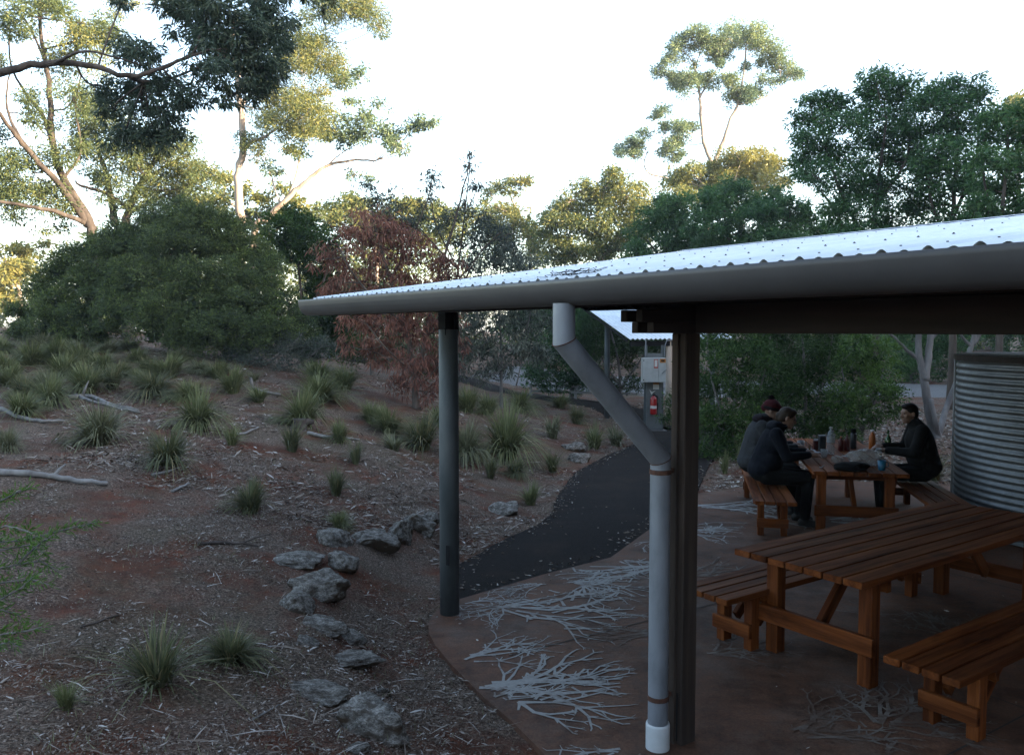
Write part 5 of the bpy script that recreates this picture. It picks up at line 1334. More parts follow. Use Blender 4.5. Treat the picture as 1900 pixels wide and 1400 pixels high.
# ================================================================ LITTER
m_lit = leafmat('bark_litter', (0.0483,0.0322,0.0253), (0.184,0.1472,0.1207), (0.414,0.391,0.368), .05, .9, .1)
def scatter(n, y0, y1, pw):
    """points on open ground inside a fan in front of the camera"""
    y = y0+(y1-y0)*rng.random(n)**pw; x = (rng.random(n)*2-1)*.66*y + rng.normal(size=n)*.2
    d = np.minimum(sdist(SLAB, x, y), sdist(PATH, x, y))
    k = fbm(x*.9, y*.9, 21)+.35*fbm(x*3.1, y*3.1, 26)
    keep = (d > .03) & (rng.random(n) < np.clip(.48+k*3.6, .05, 1))
    x, y = x[keep], y[keep]; return x, y, height(x, y)
def litter(name, n, y0, y1, pw, L, W, lab, tmu, tsd, tilt=.25, lift=.004):
    x, y, z = scatter(n, y0, y1, pw); n = len(x)
    a = rng.random(n)*2*math.pi; D = unit(np.c_[np.cos(a), np.sin(a), rng.normal(size=n)*tilt])
    Ls = L*(.4+1.1*rng.random(n)); Ws = W*(.5+rng.random(n))
    P = np.c_[x, y, z+lift+rng.random(n)*.012]
    # flat-ish pieces: side vector kept near horizontal
    S = np.cross(D, np.c_[rng.normal(size=n)*.35, rng.normal(size=n)*.35, np.ones(n)]); S = unit(S)
    V = np.empty((n, 6, 3)); up = np.array([0, 0, 1.0])
    curl = (rng.random(n)*.25)[:, None]*Ls[:, None]
    for j, (t, w) in enumerate(((0, .35), (.5, 1.0), (1.0, .25))):
        c = P + D*Ls[:, None]*t + up[None]*curl*(.25-(t-.5)**2)
        V[:, 2*j] = c-S*Ws[:, None]*w*.5; V[:, 2*j+1] = c+S*Ws[:, None]*w*.5
    b = np.arange(n)*6
    F = np.concatenate([np.c_[b, b+1, b+3, b+2], np.c_[b+2, b+3, b+5, b+4]])
    t = np.clip(tmu+rng.normal(size=n)*tsd, 0, 1)
    o = link(name, mesh_np(name, V.reshape(-1, 3), F, False, np.tile(t, 2)), m_lit)
    return tag(o, lab, 'litter', kind='stuff')
x, y, z = scatter(260000, 2.6, 10, 1.0); n = len(x); a = rng.random(n)*6.283; D = unit(np.c_[np.cos(a), np.sin(a), rng.normal(size=n)*.22])
tag(link('leaf_litter', leaf_mesh('leaf_litter', np.c_[x, y, z+.003+rng.random(n)*.010], D, .024*(.4+1.2*rng.random(n)**2), .0075*(.5+rng.random(n)), np.clip(.36+rng.normal(size=n)*.25, 0, 1)), m_lit), 'dry leaves and bark chips strewn over the near slope', 'litter', kind='stuff')
litter('leaf_litter', 60000, 8, 24, 1.1, .085, .020, 'dry leaves and bark strips strewn over the far slope', .42, .24)
litter('twig_litter', 9000, 3.0, 20, .9, .16, .006, 'thin grey twigs scattered over the earth', .45, .25, .12, .008)
litter('bark_litter', 26000, 3.6, 20, .95, .052, .010, 'curled strips of pale shed bark lying about', .58, .22, .15, .01)
# behind the tables, right
x = rng.uniform(2.5, 12, 16000); y = rng.uniform(11.5, 26, 16000); d = np.minimum(sdist(SLAB, x, y), sdist(PATH, x, y)); kp = d > .05; x, y = x[kp], y[kp]; n = len(x); z = height(x, y)
a = rng.random(n)*6.28; D = unit(np.c_[np.cos(a), np.sin(a), rng.normal(size=n)*.2])
tag(link('leaf_litter', leaf_mesh('leaf_litter', np.c_[x, y, z+.012], D, .11*(.4+rng.random(n)), .035, np.clip(.5+rng.normal(size=n)*.25, 0, 1)), m_lit), 'dry leaf litter on the ground behind the tables', 'litter', kind='stuff')
# leaves and grit along the asphalt edges
x = rng.uniform(-.7, 3.2, 26000); y = rng.uniform(6.9, 18, 26000); d = sdist(PATH, x, y); d2 = sdist(SLAB, x, y); kp = (d < .0) & (d2 > .03) & (rng.random(26000) < np.exp(d/.10)*.7+.004); x, y = x[kp], y[kp]; n = len(x)
a = rng.random(n)*6.28; D = unit(np.c_[np.cos(a), np.sin(a), rng.normal(size=n)*.06])
tag(link('leaf_litter', leaf_mesh('leaf_litter', np.c_[x, y, np.full(n, .003)], D, .045*(.4+rng.random(n)), .013, np.clip(.45+rng.normal(size=n)*.25, 0, 1)), m_lit), 'dry leaves and grit drifted along the asphalt path edges', 'litter', kind='stuff')
# few leaves blown on to the slab
x = rng.uniform(-.6, 6, 1200); y = rng.uniform(2, 12, 1200); d = sdist(SLAB, x, y); kp = (d < -.03) & (rng.random(1200) < np.where(d > -.5, .6, .12)); x, y = x[kp], y[kp]; n = len(x)
a = rng.random(n)*6.28; D = unit(np.c_[np.cos(a), np.sin(a), rng.normal(size=n)*.06])
tag(link('leaf_litter', leaf_mesh('leaf_litter', np.c_[x, y, np.full(n, .012)], D, .035*(.4+rng.random(n)), .012, np.clip(.6+rng.normal(size=n)*.25, 0, 1)), m_lit), 'a few dry leaves blown on to the shelter floor', 'litter', kind='stuff')
# fine grass wisps
x, y, z = scatter(9000, 3, 20, 1.0); n = len(x); D = unit(np.c_[rng.normal(size=n)*.6, rng.normal(size=n)*.6, np.ones(n)])
tag(link('grass_wisps', leaf_mesh('grass_wisps', np.c_[x, y, z-.005], D, .07*(.4+rng.random(n)), .004, np.clip(.5+rng.normal(size=n)*.3, 0, 1)), tus_mats[2]), 'thin dry grass wisps between the litter', 'grass', kind='stuff')
# ================================================================ SECOND SHELTER, SWITCHBOARD, FAR SHELTER
m_roof2 = noisy('pale_blue_grey_roof', [(.3, (.52,.56,.60)), (.6, (.66,.70,.73))], 3, .45, .03, .002, metal=.5)
s2 = tag(empty('second_shelter', (3.4, 20.5, 0)), 'second shelter whose pale sloping roof shows under the gutter', 'shelter')
# roof plane: eave corner E, up-slope direction U, eave direction V
E = at(1166, 629, 19.0); U = (at(1060, 553, 23.6) - E); Vv = Vector((.93, .36, 0)).normalized()
V = []; F = []; n = 8*24
o2 = Vector(s2.location)
nrm = U.cross(Vv).normalized(); nrm = nrm if nrm.z > 0 else -nrm
for i in range(n+1):
    x = i/8*.12; h = .018*math.cos(2*math.pi*i/8)
    for t in (0, 1): V.append(E + Vv*x + U*t + nrm*h - o2)
for i in range(n): F.append([i*2, i*2+1, i*2+3, i*2+2])
rf = link('roof', mesh_py('roof', V, F, True), m_roof2, s2); md = rf.modifiers.new('thick', 'SOLIDIFY'); md.thickness = .004
bar('barge_board', E - o2 + Vector((-.02,0,-.045)), E + U - o2 + Vector((-.02,0,-.045)), .02, .05, m_black, s2)
bar('eave_beam', E - o2 + U*.03 + Vv*.1 + Vector((0,0,-.14)), E - o2 + U*.03 + Vv*2.6 + Vector((0,0,-.14)), .06, .12, m_black, s2)
q = at(1126, 775, 21.5)
mb = MB(); zt = 2.3; mb.tube([Vector((q.x, q.y, hz(q.x, q.y)-.05))-o2, Vector((q.x, q.y, at(1126,600,21.5).z))-o2], .07, 14); mb.build('post', m_steel, s2, True)
q = at(1240, 790, 19.6)
mb = MB(); mb.tube([Vector((q.x, q.y, -.05))-o2, Vector((q.x, q.y, 2.1))-o2], .075, 14); mb.build('post', bk_pale, s2, True)
for (px, h1) in ((1320, 2.2),):
    q = at(px, 790, 20.3); mb = MB(); mb.tube([Vector((q.x, q.y, -.05))-o2, Vector((q.x, q.y, h1))-o2], .07, 12); mb.build('post', m_steel, s2, True)
# switchboard
m_box = noisy('pale_grey_enclosure', [(.3, (0.216,0.228,0.228)), (.6, (0.276,0.288,0.288))], 5, .5, .02, .001)
m_panel = noisy('grey_board', [(.3, (0.0672,0.0735,0.0756)), (.6, (0.0924,0.0987,0.1008))], 5, .6, .02, .001)
m_red = mat('extinguisher_red', (0.2205,0.0063,0.0084), .3, 0, .5); m_white = mat('white_sticker', (0.378,0.378,0.3675), .5); m_orange = mat('orange_sticker', (0.2888,0.105,0.0105), .5); m_redst = mat('red_sticker', (0.2363,0.0315,0.021), .5)
YB = 19.0; c = at(1214, 790, YB)
board = tag(empty('switchboard_stand', (c.x, c.y, hz(c.x, c.y))), 'grey upright board carrying the switch box and fire extinguisher', 'board')
px2 = YB/FPX
def bz(py): return at(1214, py, YB).z - board.location.z
def bx_(p): return (p-1214)*px2
mb = MB(); mb.box((bx_(1199), 0, bz(796)), (bx_(1228), .04, bz(655))); mb.build('panel', m_panel, board)
mb = MB(); mb.box((bx_(1195), .045, bz(800)), (bx_(1199)+.02, .09, bz(640))); mb.build('upright', m_steel, board)
mb = MB(); mb.box((bx_(1226), .045, bz(800)), (bx_(1231), .09, bz(640))); mb.build('upright', m_steel, board)
mb = MB(); mb.box((bx_(1211), -.006, bz(722)), (bx_(1222), 0, bz(713))); mb.build('notice', m_white, board)
mb = MB(); mb.box((bx_(1211), -.006, bz(713)), (bx_(1222), 0, bz(709))); mb.build('notice', m_orange, board)
mb = MB(); mb.tube([(bx_(1197), .02, bz(662)), (bx_(1197), .02, bz(628))], .012, 8); mb.build('conduit', m_pipe, board)
mb = MB(); mb.tube([(bx_(1232), .03, bz(662)), (bx_(1233), .03, bz(640)), (bx_(1236), .03, bz(632)), (bx_(1246), .03, bz(630))], .010, 8); mb.build('conduit', m_pipe, board)
mb = MB(); mb.box((bx_(1205), -.10, -.01), (bx_(1236), .25, .05)); mb.build('footing', m_gravel, board)
sb = tag(empty('switch_box', (c.x, c.y-.13, board.location.z+bz(708))), 'pale grey electrical switch box with small warning stickers', 'switch box')
H_ = bz(663)-bz(708)
me = bar_mesh(bx_(1231)-bx_(1188), .24, H_, .008).copy(); me.materials.clear()
cx = (bx_(1231)+bx_(1188))/2
link('body', me, m_box, sb, Matrix.Translation((cx, 0, H_/2)))
x0, x1 = bx_(1188), bx_(1231); xm = bx_(1217.5)
mb = MB(); mb.box((x0+.008, -.134, .01), (xm-.004, -.1215, H_-.01)); d1 = mb.build('door', m_box, sb)
mb = MB(); mb.box((xm+.004, -.134, .01), (x1-.008, -.1215, H_-.01)); d2 = mb.build('door', m_box, sb)
for z in (.06, H_-.06):
    mb = MB(); mb.box((x0+.014, -.140, z-.012), (x0+.034, -.1345, z+.012)); mb.build('hinge', m_black, d1)
mb = MB(); mb.box((bx_(1208.5), -.137, H_-.235), (bx_(1216), -.1345, H_-.03)); st_ = mb.build('warning_sticker', m_redst, d1)
mb = MB(); mb.box((bx_(1209.7), -.140, H_-.20), (bx_(1214.8), -.1375, H_-.05)); mb.build('sticker_field', m_white, d1)
mb = MB(); mb.box((bx_(1219.5), -.137, H_-.11), (bx_(1230), -.1345, H_-.02)); mb.build('warning_sticker', m_orange, d2)
mb = MB(); mb.box((bx_(1221.5), -.140, H_-.085), (bx_(1228), -.1375, H_-.045)); mb.build('sticker_print', m_black, d2)
mb = MB(); mb.tube([(x1-.10, -.15, .20), (x1-.02, -.15, .27), (x1+.01, -.1, .29)], .008, 6); mb.build('handle', m_steel, d2)
fe = tag(empty('fire_extinguisher', (c.x+bx_(1211), c.y-.08, board.location.z+bz(768))), 'red fire extinguisher hung on the grey board', 'fire extinguisher')
mb = MB(); mb.lathe([(.05, 0), (.072, .012), (.075, .03), (.075, .34), (.066, .385), (.03, .415), (.028, .43)], 24); mb.build('cylinder', m_red, fe, True)
mb = MB(); mb.lathe([(.0765, .14), (.0765, .205)], 24, cap=False); mb.build('label_band', m_white, fe, True)
mb = MB(); mb.box((-.02, -.03, .43), (.02, .03, .455)); mb.box((-.012, -.11, .455), (.012, .03, .468)); mb.box((-.012, -.10, .492), (.012, .03, .502)); mb.build('valve', m_black, fe)
mb = MB(); mb.tube([(.02, 0, .445), (.085, -.02, .42), (.09, -.02, .30), (.085, -.02, .12)], .011, 8); mb.build('hose', m_black, fe, True)
# white arrow sign above it
mb = MB(); mb.add([(bx_(1204), -.004, bz(722)), (bx_(1208), -.004, bz(732)), (bx_(1216), -.004, bz(724)), (bx_(1209), -.004, bz(727))], [[0,1,2,3]]); mb.build('arrow_mark', m_white, board)

# far shelter behind the shrubs
f3 = tag(empty('far_shelter', at(640, 690, 33)), 'far shelter whose silver roof edge glints through the red leaves', 'shelter')
o3 = Vector(f3.location); V = []; F = []; A = at(500, 607, 32); B = at(745, 606, 32); C_ = at(745, 594, 35.5); D_ = at(500, 594, 35.5)
n = 200
for i in range(n+1):
    t = i/n; h = .015*math.cos(i*math.pi/2)
    V.append(A.lerp(B, t)-o3+Vector((0,0,h))); V.append(D_.lerp(C_, t)-o3+Vector((0,0,h)))
for i in range(n): F.append([2*i, 2*i+2, 2*i+3, 2*i+1])
rf = link('roof', mesh_py('roof', V, F), m_roof2, f3); md = rf.modifiers.new('thick', 'SOLIDIFY'); md.thickness = .02
for px in (520, 610, 683, 735):
    a = at(px, 606, 32.6); b = Vector((a.x, a.y, hz(a.x, a.y)-.1)); mb = MB(); mb.tube([b-o3, a-o3], .06, 10); mb.build('post', m_pvc if px == 683 else m_steel, f3, True)
# low white rail along the gravel road
m_wr = noisy('white_rail', [(.3, (0.27,0.276,0.276)), (.6, (0.372,0.378,0.378))], 5, .6, .05, .002)
a = at(985, 728, 27.2); b = at(1420, 742, 25.5); a.z = hz(a.x, a.y); b.z = hz(b.x, b.y)
rl = tag(empty('white_rail_fence', a), 'low white rail fence along the gravel road behind the bushes', 'fence')
for i in range(6):
    p = a.lerp(b, i/5); p.z = hz(p.x, p.y); bar('post', p-a+Vector((0,0,-.1)), p-a+Vector((0,0,.52)), .09, .09, m_wr, rl)
for z in (.26, .46): bar('rail', Vector((0,-.06,z)), b-a+Vector((0,-.06,z)), .03, .08, m_wr, rl)

# ================================================================ PEOPLE
m_skin = noisy('skin', [(.3, (0.125,0.06944,0.05034)), (.6, (0.1528,0.09024,0.06597))], 14, .55, .1, .002, spec=.35)
def cloth(name, c, rough=.9): 
    d = tuple(x*.75 for x in c); return noisy(name, [(.3, d), (.6, c)], 9, rough, .6, .025, spec=.15, bscale=7)
m_navy = cloth('navy_fabric', (0.002599,0.003899,0.008055)); m_trou = cloth('black_trousers', (0.001559,0.001559,0.001819)); m_greyj = cloth('grey_fleece', (0.02599,0.02794,0.03183)); m_hood = cloth('plum_hood', (0.005844,0.002858,0.005198))
m_blackj = cloth('black_jumper', (0.00297,0.00297,0.003427)); m_beanie = cloth('red_beanie', (0.03656,0.005026,0.007997)); m_pom = cloth('dark_pompom', (0.005026,0.002285,0.003198)); m_hairb = cloth('brown_hair', (0.02285,0.01485,0.01028), .6); m_hairk = cloth('dark_hair', (0.004113,0.00297,0.002514), .6); m_boot = mat('dark_boot', (0.002742,0.002514,0.002514), .6)
m_eye = mat('eye', (.02,.015,.012), .2); m_lens = mat('spectacle_frame', (.01,.01,.012), .3)
def remesh(o, v, it=6):
    a = o.modifiers.new('union', 'REMESH'); a.mode = 'VOXEL'; a.voxel_size = v; a.use_smooth_shade = True
    b = o.modifiers.new('soften', 'SMOOTH'); b.iterations = it; b.factor = .5
    return o
def person(label, loc, rz, J, mj, mt, hair=None, hat=False, hood=None, specs=False, sc=1.0):
    """seated figure facing +x in its own frame; J holds the joints"""
    mb = MB(); N = Vector(J['neck']); Hc = Vector(J['head']); nod = J.get('nod', 0); yaw = J.get('yaw', 0)
    HM = Matrix.Rotation(yaw, 3, 'Z') @ Matrix.Rotation(nod, 3, 'Y')
    def hp(x, y, z): return Hc + HM @ Vector((x, y, z))
    def he(c, r, rot=None): mb.ellipsoid(hp(*c), r, HM if rot is None else HM @ rot)
    # head: cranium, face, jaw, chin, brow, nose, lips, ears
    he((-.012, 0, .030), (.094, .074, .088)); he((.026, 0, -.012), (.064, .062, .088)); he((.030, 0, -.062), (.054, .050, .046)); he((.070, 0, -.088), (.022, .024, .020))
    he((.072, 0, .032), (.022, .050, .012)); 
    mb.capsule(hp(.084, 0, .020), hp(.104, 0, -.022), .009, .014, 8); he((.098, .011, -.024), (.010, .008, .008)); he((.098, -.011, -.024), (.010, .008, .008))
    he((.082, 0, -.050), (.012, .024, .007)); he((.080, 0, -.062), (.012, .022, .007))
    for y in (-1, 1): he((-.008, y*.076, -.005), (.020, .010, .032)); he((.062, y*.040, -.018), (.020, .020, .022))
    mb.capsule(N - Vector((.02, 0, .05)), Hc + HM @ Vector((-.022, 0, -.06)), .062, .056)
    # trunk and limbs (the body under the clothes)
    pel, ch = Vector(J['pelvis']), Vector(J['chest'])
    mb.ellipsoid(pel, (.13, .165, .12)); mb.ellipsoid(ch, (.12, .165, .17)); mb.capsule(pel, ch, .125, .13); mb.capsule(ch, N, .10, .06)
    for s in (0, 1):
        sh, el, wr = (Vector(J[k][s]) for k in ('sho', 'elb', 'wri')); hi, kn, an = (Vector(J[k][s]) for k in ('hip', 'kne', 'ank'))
        mb.capsule(sh, el, .052, .042); mb.capsule(el, wr, .042, .028); mb.capsule(hi, kn, .085, .058); mb.capsule(kn, an, .055, .038)
        # hand: palm, four fingers and a thumb
        fd = Vector(J['hand'][s]).normalized(); side = Vector((0, 0, 1)).cross(fd).normalized() * (1 if s == 0 else -1); dn_ = Vector((0, 0, -1))
        pm = wr + fd*.05
        mb.capsule(wr, pm + fd*.03, .026, .032, 10); mb.ellipsoid(pm+fd*.01, (.042, .040, .018))
        for k, (o_, L) in enumerate(((-.030, .062), (-.010, .074), (.011, .070), (.030, .054))):
            a0 = pm + fd*.035 + side*o_; a1 = a0 + fd*L*.55 + dn_*.006; a2 = a1 + fd*L*.30 + dn_*.022
            mb.capsule(a0, a1, .0095, .009, 8); mb.capsule(a1, a2, .009, .0078, 8)
        t0 = wr + fd*.03 - side*.03; t1 = t0 + fd*.035 - side*.022; mb.capsule(t0, t1, .012, .0105, 8); mb.capsule(t1, t1+fd*.03, .0105, .009, 8)
    o = mb.build('person', m_skin); o.location = loc; o.rotation_euler = (0, 0, rz); o.scale = (sc, sc, sc)
    remesh(o, .0075, 4); tag(o, label, 'person', 'people eating at the far table')
    # eyes
    for y in (-1, 1):
        mb = MB(); mb.ellipsoid(hp(.080, y*.031, .012), (.008, .012, .006), HM, 10, 6); mb.build('eye', m_eye, o, True)
    # jacket
    mb = MB(); mb.ellipsoid(pel + Vector((-.01, 0, .04)), (.165, .20, .135)); mb.ellipsoid(ch, (.150, .205, .20)); mb.capsule(pel + Vector((0, 0, .05)), ch, .165, .165); mb.ellipsoid((pel+ch)/2 + Vector((.02, 0, -.02)), (.16, .20, .17))
    mb.ellipsoid(ch + Vector((.01, 0, .10)), (.115, .185, .10)); mb.capsule(ch + Vector((0, 0, .12)), N + Vector((-.008, 0, -.005)), .10, .078)
    for s in (0, 1):
        sh, el, wr = (Vector(J[k][s]) for k in ('sho', 'elb', 'wri'))
        mb.ellipsoid(sh, (.078, .072, .080)); mb.capsule(sh, el, .074, .062); mb.capsule(el, wr + (el-wr).normalized()*.01, .062, .044)
    remesh(mb.build('jacket', mj, o), .011, 5)
    mb = MB(); mb.ellipsoid(pel, (.15, .185, .115))
    for s in (0, 1):
        hi, kn, an = (Vector(J[k][s]) for k in ('hip', 'kne', 'ank'))
        mb.capsule(hi, kn, .100, .074); mb.capsule(kn, an + Vector((0, 0, .03)), .072, .058)
    remesh(mb.build('trousers', mt, o), .011, 5)
    for s in (0, 1):
        an = Vector(J['ank'][s]); mb = MB(); mb.capsule(an + Vector((-.035, 0, -.03)), an + Vector((.13, 0, -.042)), .045, .036); mb.capsule(an + Vector((0, 0, .05)), an + Vector((0, 0, -.02)), .052, .05); mb.ellipsoid(an + Vector((.05, 0, -.062)), (.13, .048, .016))
        remesh(mb.build('boot', m_boot, o), .009, 3)
    if hair:
        mb = MB(); he2 = lambda c, r: mb.ellipsoid(hp(*c), r, HM)
        he2((-.020, 0, .042), (.096, .081, .088)); he2((-.050, 0, .0), (.062, .074, .085)); he2((.030, 0, .092), (.050, .062, .034))
        if specs: he2((-.105, 0, .0), (.030, .032, .034)); mb.capsule(hp(-.11, 0, -.01), hp(-.105, 0, -.075), .024, .012)
        remesh(mb.build('hair', hair, o), .009, 2)
    if hat:
        mb = MB(); mb.ellipsoid(hp(-.016, 0, .055), (.104, .086, .092), HM); mb.capsule(hp(.06, 0, .045), hp(-.09, 0, .02), .055, .05)
        bn = remesh(mb.build('beanie', m_beanie, o), .009, 3)
        mb = MB(); mb.lathe([(.101, -.016), (.107, -.010), (.107, .018), (.101, .024)], 28, cap=False); cf = mb.build('cuff', m_pom, bn, True); cf.matrix_basis = Matrix.Translation(hp(-.014, 0, .030)) @ HM.to_4x4() @ Matrix.Scale(.84, 4, (0, 1, 0))
        mb = MB(); rg = random.Random(3)
        for k in range(60):
            d = Vector((rg.gauss(0, 1), rg.gauss(0, 1), rg.gauss(0, 1))).normalized(); c0 = hp(-.045, 0, .155); mb.capsule(c0, c0 + d*.034, .010, .006, 5)
        mb.build('pompom', m_pom, bn, True)
    if hood:
        mb = MB(); b0 = N + Vector((-.075, 0, .0)); mb.ellipsoid(b0, (.085, .14, .062)); mb.capsule(b0 + Vector((.02, .10, .015)), b0 + Vector((.12, .075, .0)), .045, .03); mb.capsule(b0 + Vector((.02, -.10, .015)), b0 + Vector((.12, -.075, .0)), .045, .03)
        remesh(mb.build('hood', hood, o), .010, 4)
    if specs:
        mb = MB()
        for y in (-1, 1):
            P = [hp(.098, y*.033+.024*math.cos(a), .012+.017*math.sin(a)) for a in [2*math.pi*k/16 for k in range(17)]]; mb.tube(P, .0022, 5, False)
            mb.tube([hp(.098, y*.056, .018), hp(.05, y*.076, .018), hp(-.01, y*.082, .012)], .0022, 5, False)
        mb.tube([hp(.099, -.010, .014), hp(.102, 0, .017), hp(.099, .010, .014)], .0022, 5, False)
        mb.build('spectacles', m_lens, o)
    return o
SEAT = .453
# front left: navy jacket, glasses, looking down at the food
JA = dict(pelvis=(-.06, 0, .60), chest=(.05, 0, .93), neck=(.13, 0, 1.135), head=(.205, 0, 1.225), nod=.36, sho=[(.07, .19, 1.06), (.07, -.19, 1.06)], elb=[(.16, .25, .80), (.18, -.25, .81)], wri=[(.42, .16, .825), (.43, -.13, .83)],
          hand=[(.9, -.3, -.05), (.9, .25, -.05)], hip=[(-.02, .10, .565), (-.02, -.10, .565)], kne=[(.42, .12, .55), (.43, -.12, .55)], ank=[(.36, .13, .09), (.40, -.13, .09)])
FAB = math.atan2(FB.y, FB.x)
pa = farp(.72, -.90)
person('person in a dark navy jacket and glasses bent over the table, brown hair tied back', (pa.x, pa.y, 0), FAB, JA, m_navy, m_trou, hair=m_hairb, hood=m_navy, specs=True, sc=1.03)
# behind: grey jacket, plum hood, red beanie
JB = dict(JA); JB.update(head=(.17, 0, 1.24), nod=.22, yaw=-.15, chest=(.02, 0, .94), neck=(.10, 0, 1.145), sho=[(.04, .19, 1.07), (.04, -.19, 1.07)])
pb = farp(1.30, -.98)
person('person in grey jacket and red pompom beanie, half hidden behind the navy jacket', (pb.x, pb.y, 0), FAB, JB, m_greyj, m_trou, hat=True, hood=m_hood, sc=1.04)
# opposite: black clothes, short dark hair
JC = dict(JA); JC.update(head=(.14, 0, 1.25), nod=.10, yaw=.38, chest=(.02, 0, .94), neck=(.085, 0, 1.145), sho=[(.04, .20, 1.075), (.04, -.20, 1.075)], elb=[(.14, .26, .82), (.12, -.26, .82)], wri=[(.40, .14, .83), (.38, -.14, .84)])
pc = farp(1.30, .93)
person('man in black with short dark hair sitting alone on the right bench', (pc.x, pc.y, 0), FAB+math.pi, JC, m_blackj, m_trou, hair=m_hairk, sc=1.03)

# ================================================================ THINGS ON THE FAR TABLE
TZ = .761
def tbl(px, py): p = on_z(px, py, TZ); return p
def thing(name, label, cat, px, py, rz=0.0, group='things on the far table'):
    return tag(empty(name, tbl(px, py), rz), label, cat, group)
def glassy(name, c, rough=.1, alpha=.35):
    m = mat(name, c, rough, 0, .5); bsdf(m).inputs['Alpha'].default_value = alpha; return m
m_enam = mat('grey_mug', (0.126,0.1344,0.1428), .35); m_clear = glassy('clear_plastic', (0.315,0.3444,0.3696), .12, .42); m_milk = glassy('plastic_bag', (0.231,0.231,0.231), .35, .45); m_green = glassy('green_glass', (0.0126,0.042,0.0126), .08, .9)
m_blue = mat('blue_plastic', (0.0084,0.0672,0.126), .4); m_orangep = mat('orange_plastic', (0.21,0.0546,0.0063), .4); m_redp = mat('dark_red_plastic', (0.0504,0.00504,0.00504), .4); m_tin = mat('dark_tin', (0.021,0.0231,0.0273), .35, .5); m_paper = mat('white_paper', (0.2604,0.273,0.2856), .8); m_cap = mat('white_cap', (0.294,0.294,0.294), .4); m_bread = noisy('brown_food', [(.3, (0.0504,0.0231,0.0084)), (.6, (0.1092,0.0546,0.021))], 20, .8, .4, .004)
t = thing('mug', 'grey mug standing on the white paper', 'mug', 1486, 831)
mb = MB(); mb.lathe([(.040, 0), (.044, .004), (.044, .10), (.040, .10), (.040, .012), (.002, .010)], 22, cap=False); mb.build('cup', m_enam, t, True)
mb = MB(); mb.tube([(.043, 0, .08), (.070, 0, .078), (.076, 0, .05), (.068, 0, .026), (.043, 0, .022)], .005, 6); mb.build('handle', m_enam, t, True)
t = thing('water_bottle', 'tall clear plastic bottle, highest thing on the table', 'bottle', 1541, 842)
mb = MB(); mb.lathe([(.040, 0), (.048, .01), (.048, .10), (.045, .12), (.048, .14), (.048, .22), (.040, .26), (.020, .295), (.016, .30), (.016, .315)], 24); mb.build('bottle_body', m_clear, t, True)
mb = MB(); mb.lathe([(.019, .316), (.019, .337), (.017, .34)], 16); mb.build('cap', m_cap, t)
mb = MB(); mb.lathe([(.0488, .145), (.0488, .215)], 24, cap=False); mb.build('label_band', m_paper, t, True)
t = thing('tin', 'dark square tin left of the clear bottle', 'tin', 1525, 838)
me = bar_mesh(.075, .075, .20, .006).copy(); me.materials.clear(); link('can', me, m_tin, t, Matrix.Translation((0, 0, .10)))
mb = MB(); mb.box((-.040, -.040, .201), (.040, .040, .212)); mb.build('lid', m_enam, t)
t = thing('plastic_cup', 'clear plastic tumbler in front of the tall bottle', 'cup', 1529, 850)
mb = MB(); mb.lathe([(.030, 0), (.032, .004), (.042, .11), (.040, .11), (.030, .008), (.001, .006)], 20, cap=False); mb.build('cup', m_clear, t, True)
for i, (px, py, h, lab) in enumerate(((1560, 836, .19, 'left of two dark red sauce bottles'), (1571, 836, .21, 'right of two dark red sauce bottles'))):
    t = thing('sauce_bottle', lab, 'bottle', px, py)
    mb = MB(); mb.lathe([(.030, 0), (.034, .008), (.034, h*.62), (.026, h*.75), (.014, h*.82), (.013, h*.86)], 18); mb.build('bottle_body', m_redp, t, True)
    mb = MB(); mb.lathe([(.016, h*.865), (.014, h*.93), (.004, h)], 14); mb.build('cap', m_orangep if i == 0 else m_redp, t)
t = thing('juice_bottle', 'orange plastic bottle behind the plastic bag', 'bottle', 1618, 835)
mb = MB(); mb.lathe([(.036, 0), (.042, .01), (.042, .15), (.034, .20), (.018, .225), (.018, .24)], 18); mb.build('bottle_body', m_orangep, t, True)
mb = MB(); mb.lathe([(.021, .241), (.021, .262)], 14); mb.build('cap', m_cap, t)
t = thing('wine_bottle', 'green glass wine bottle beside the man in black', 'bottle', 1647, 842)
mb = MB(); mb.lathe([(.034, 0), (.038, .006), (.038, .17), (.030, .205), (.015, .23), (.0145, .28), (.016, .285), (.016, .30)], 20); mb.build('bottle_body', m_green, t, True)
mb = MB(); mb.lathe([(.0385, .05), (.0385, .13)], 20, cap=False); mb.build('label_band', m_paper, t, True)
t = thing('blue_cup', 'blue plastic cup on the near end of the far table', 'cup', 1636, 872)
mb = MB(); mb.lathe([(.034, 0), (.036, .004), (.046, .11), (.043, .11), (.034, .01), (.001, .008)], 22, cap=False); mb.build('cup', m_blue, t, True)
mb = MB(); mb.tube([(.044, 0, .09), (.07, 0, .085), (.072, 0, .045), (.040, 0, .035)], .005, 6); mb.build('handle', m_blue, t, True)
def crumple(name, label, cat, px, py, r, m, seed, flat=.8, k=.35):
    bm = bmesh.new(); bmesh.ops.create_icosphere(bm, subdivisions=3, radius=1.0); V = np.array([v.co[:] for v in bm.verts])
    q = fbm(V[:, 0]*2.3+seed, V[:, 1]*2.3+V[:, 2]*2.1, seed, 4); V = V*(1+k*2*q)[:, None]; V[:, 2] = np.maximum(V[:, 2], -.75)
    V[:, 2] += .75; V *= np.array([r[0], r[1], r[2]])
    for v_, p in zip(bm.verts, V): v_.co = p
    me = bpy.data.meshes.new(name); bm.to_mesh(me); bm.free(); o = link(name, me, m); o.location = tbl(px, py); o['label'] = label; o['category'] = cat; o['group'] = 'things on the far table'; return o
t = thing('thermos', 'dark thermos flask behind the sauce bottles', 'flask', 1583, 832)
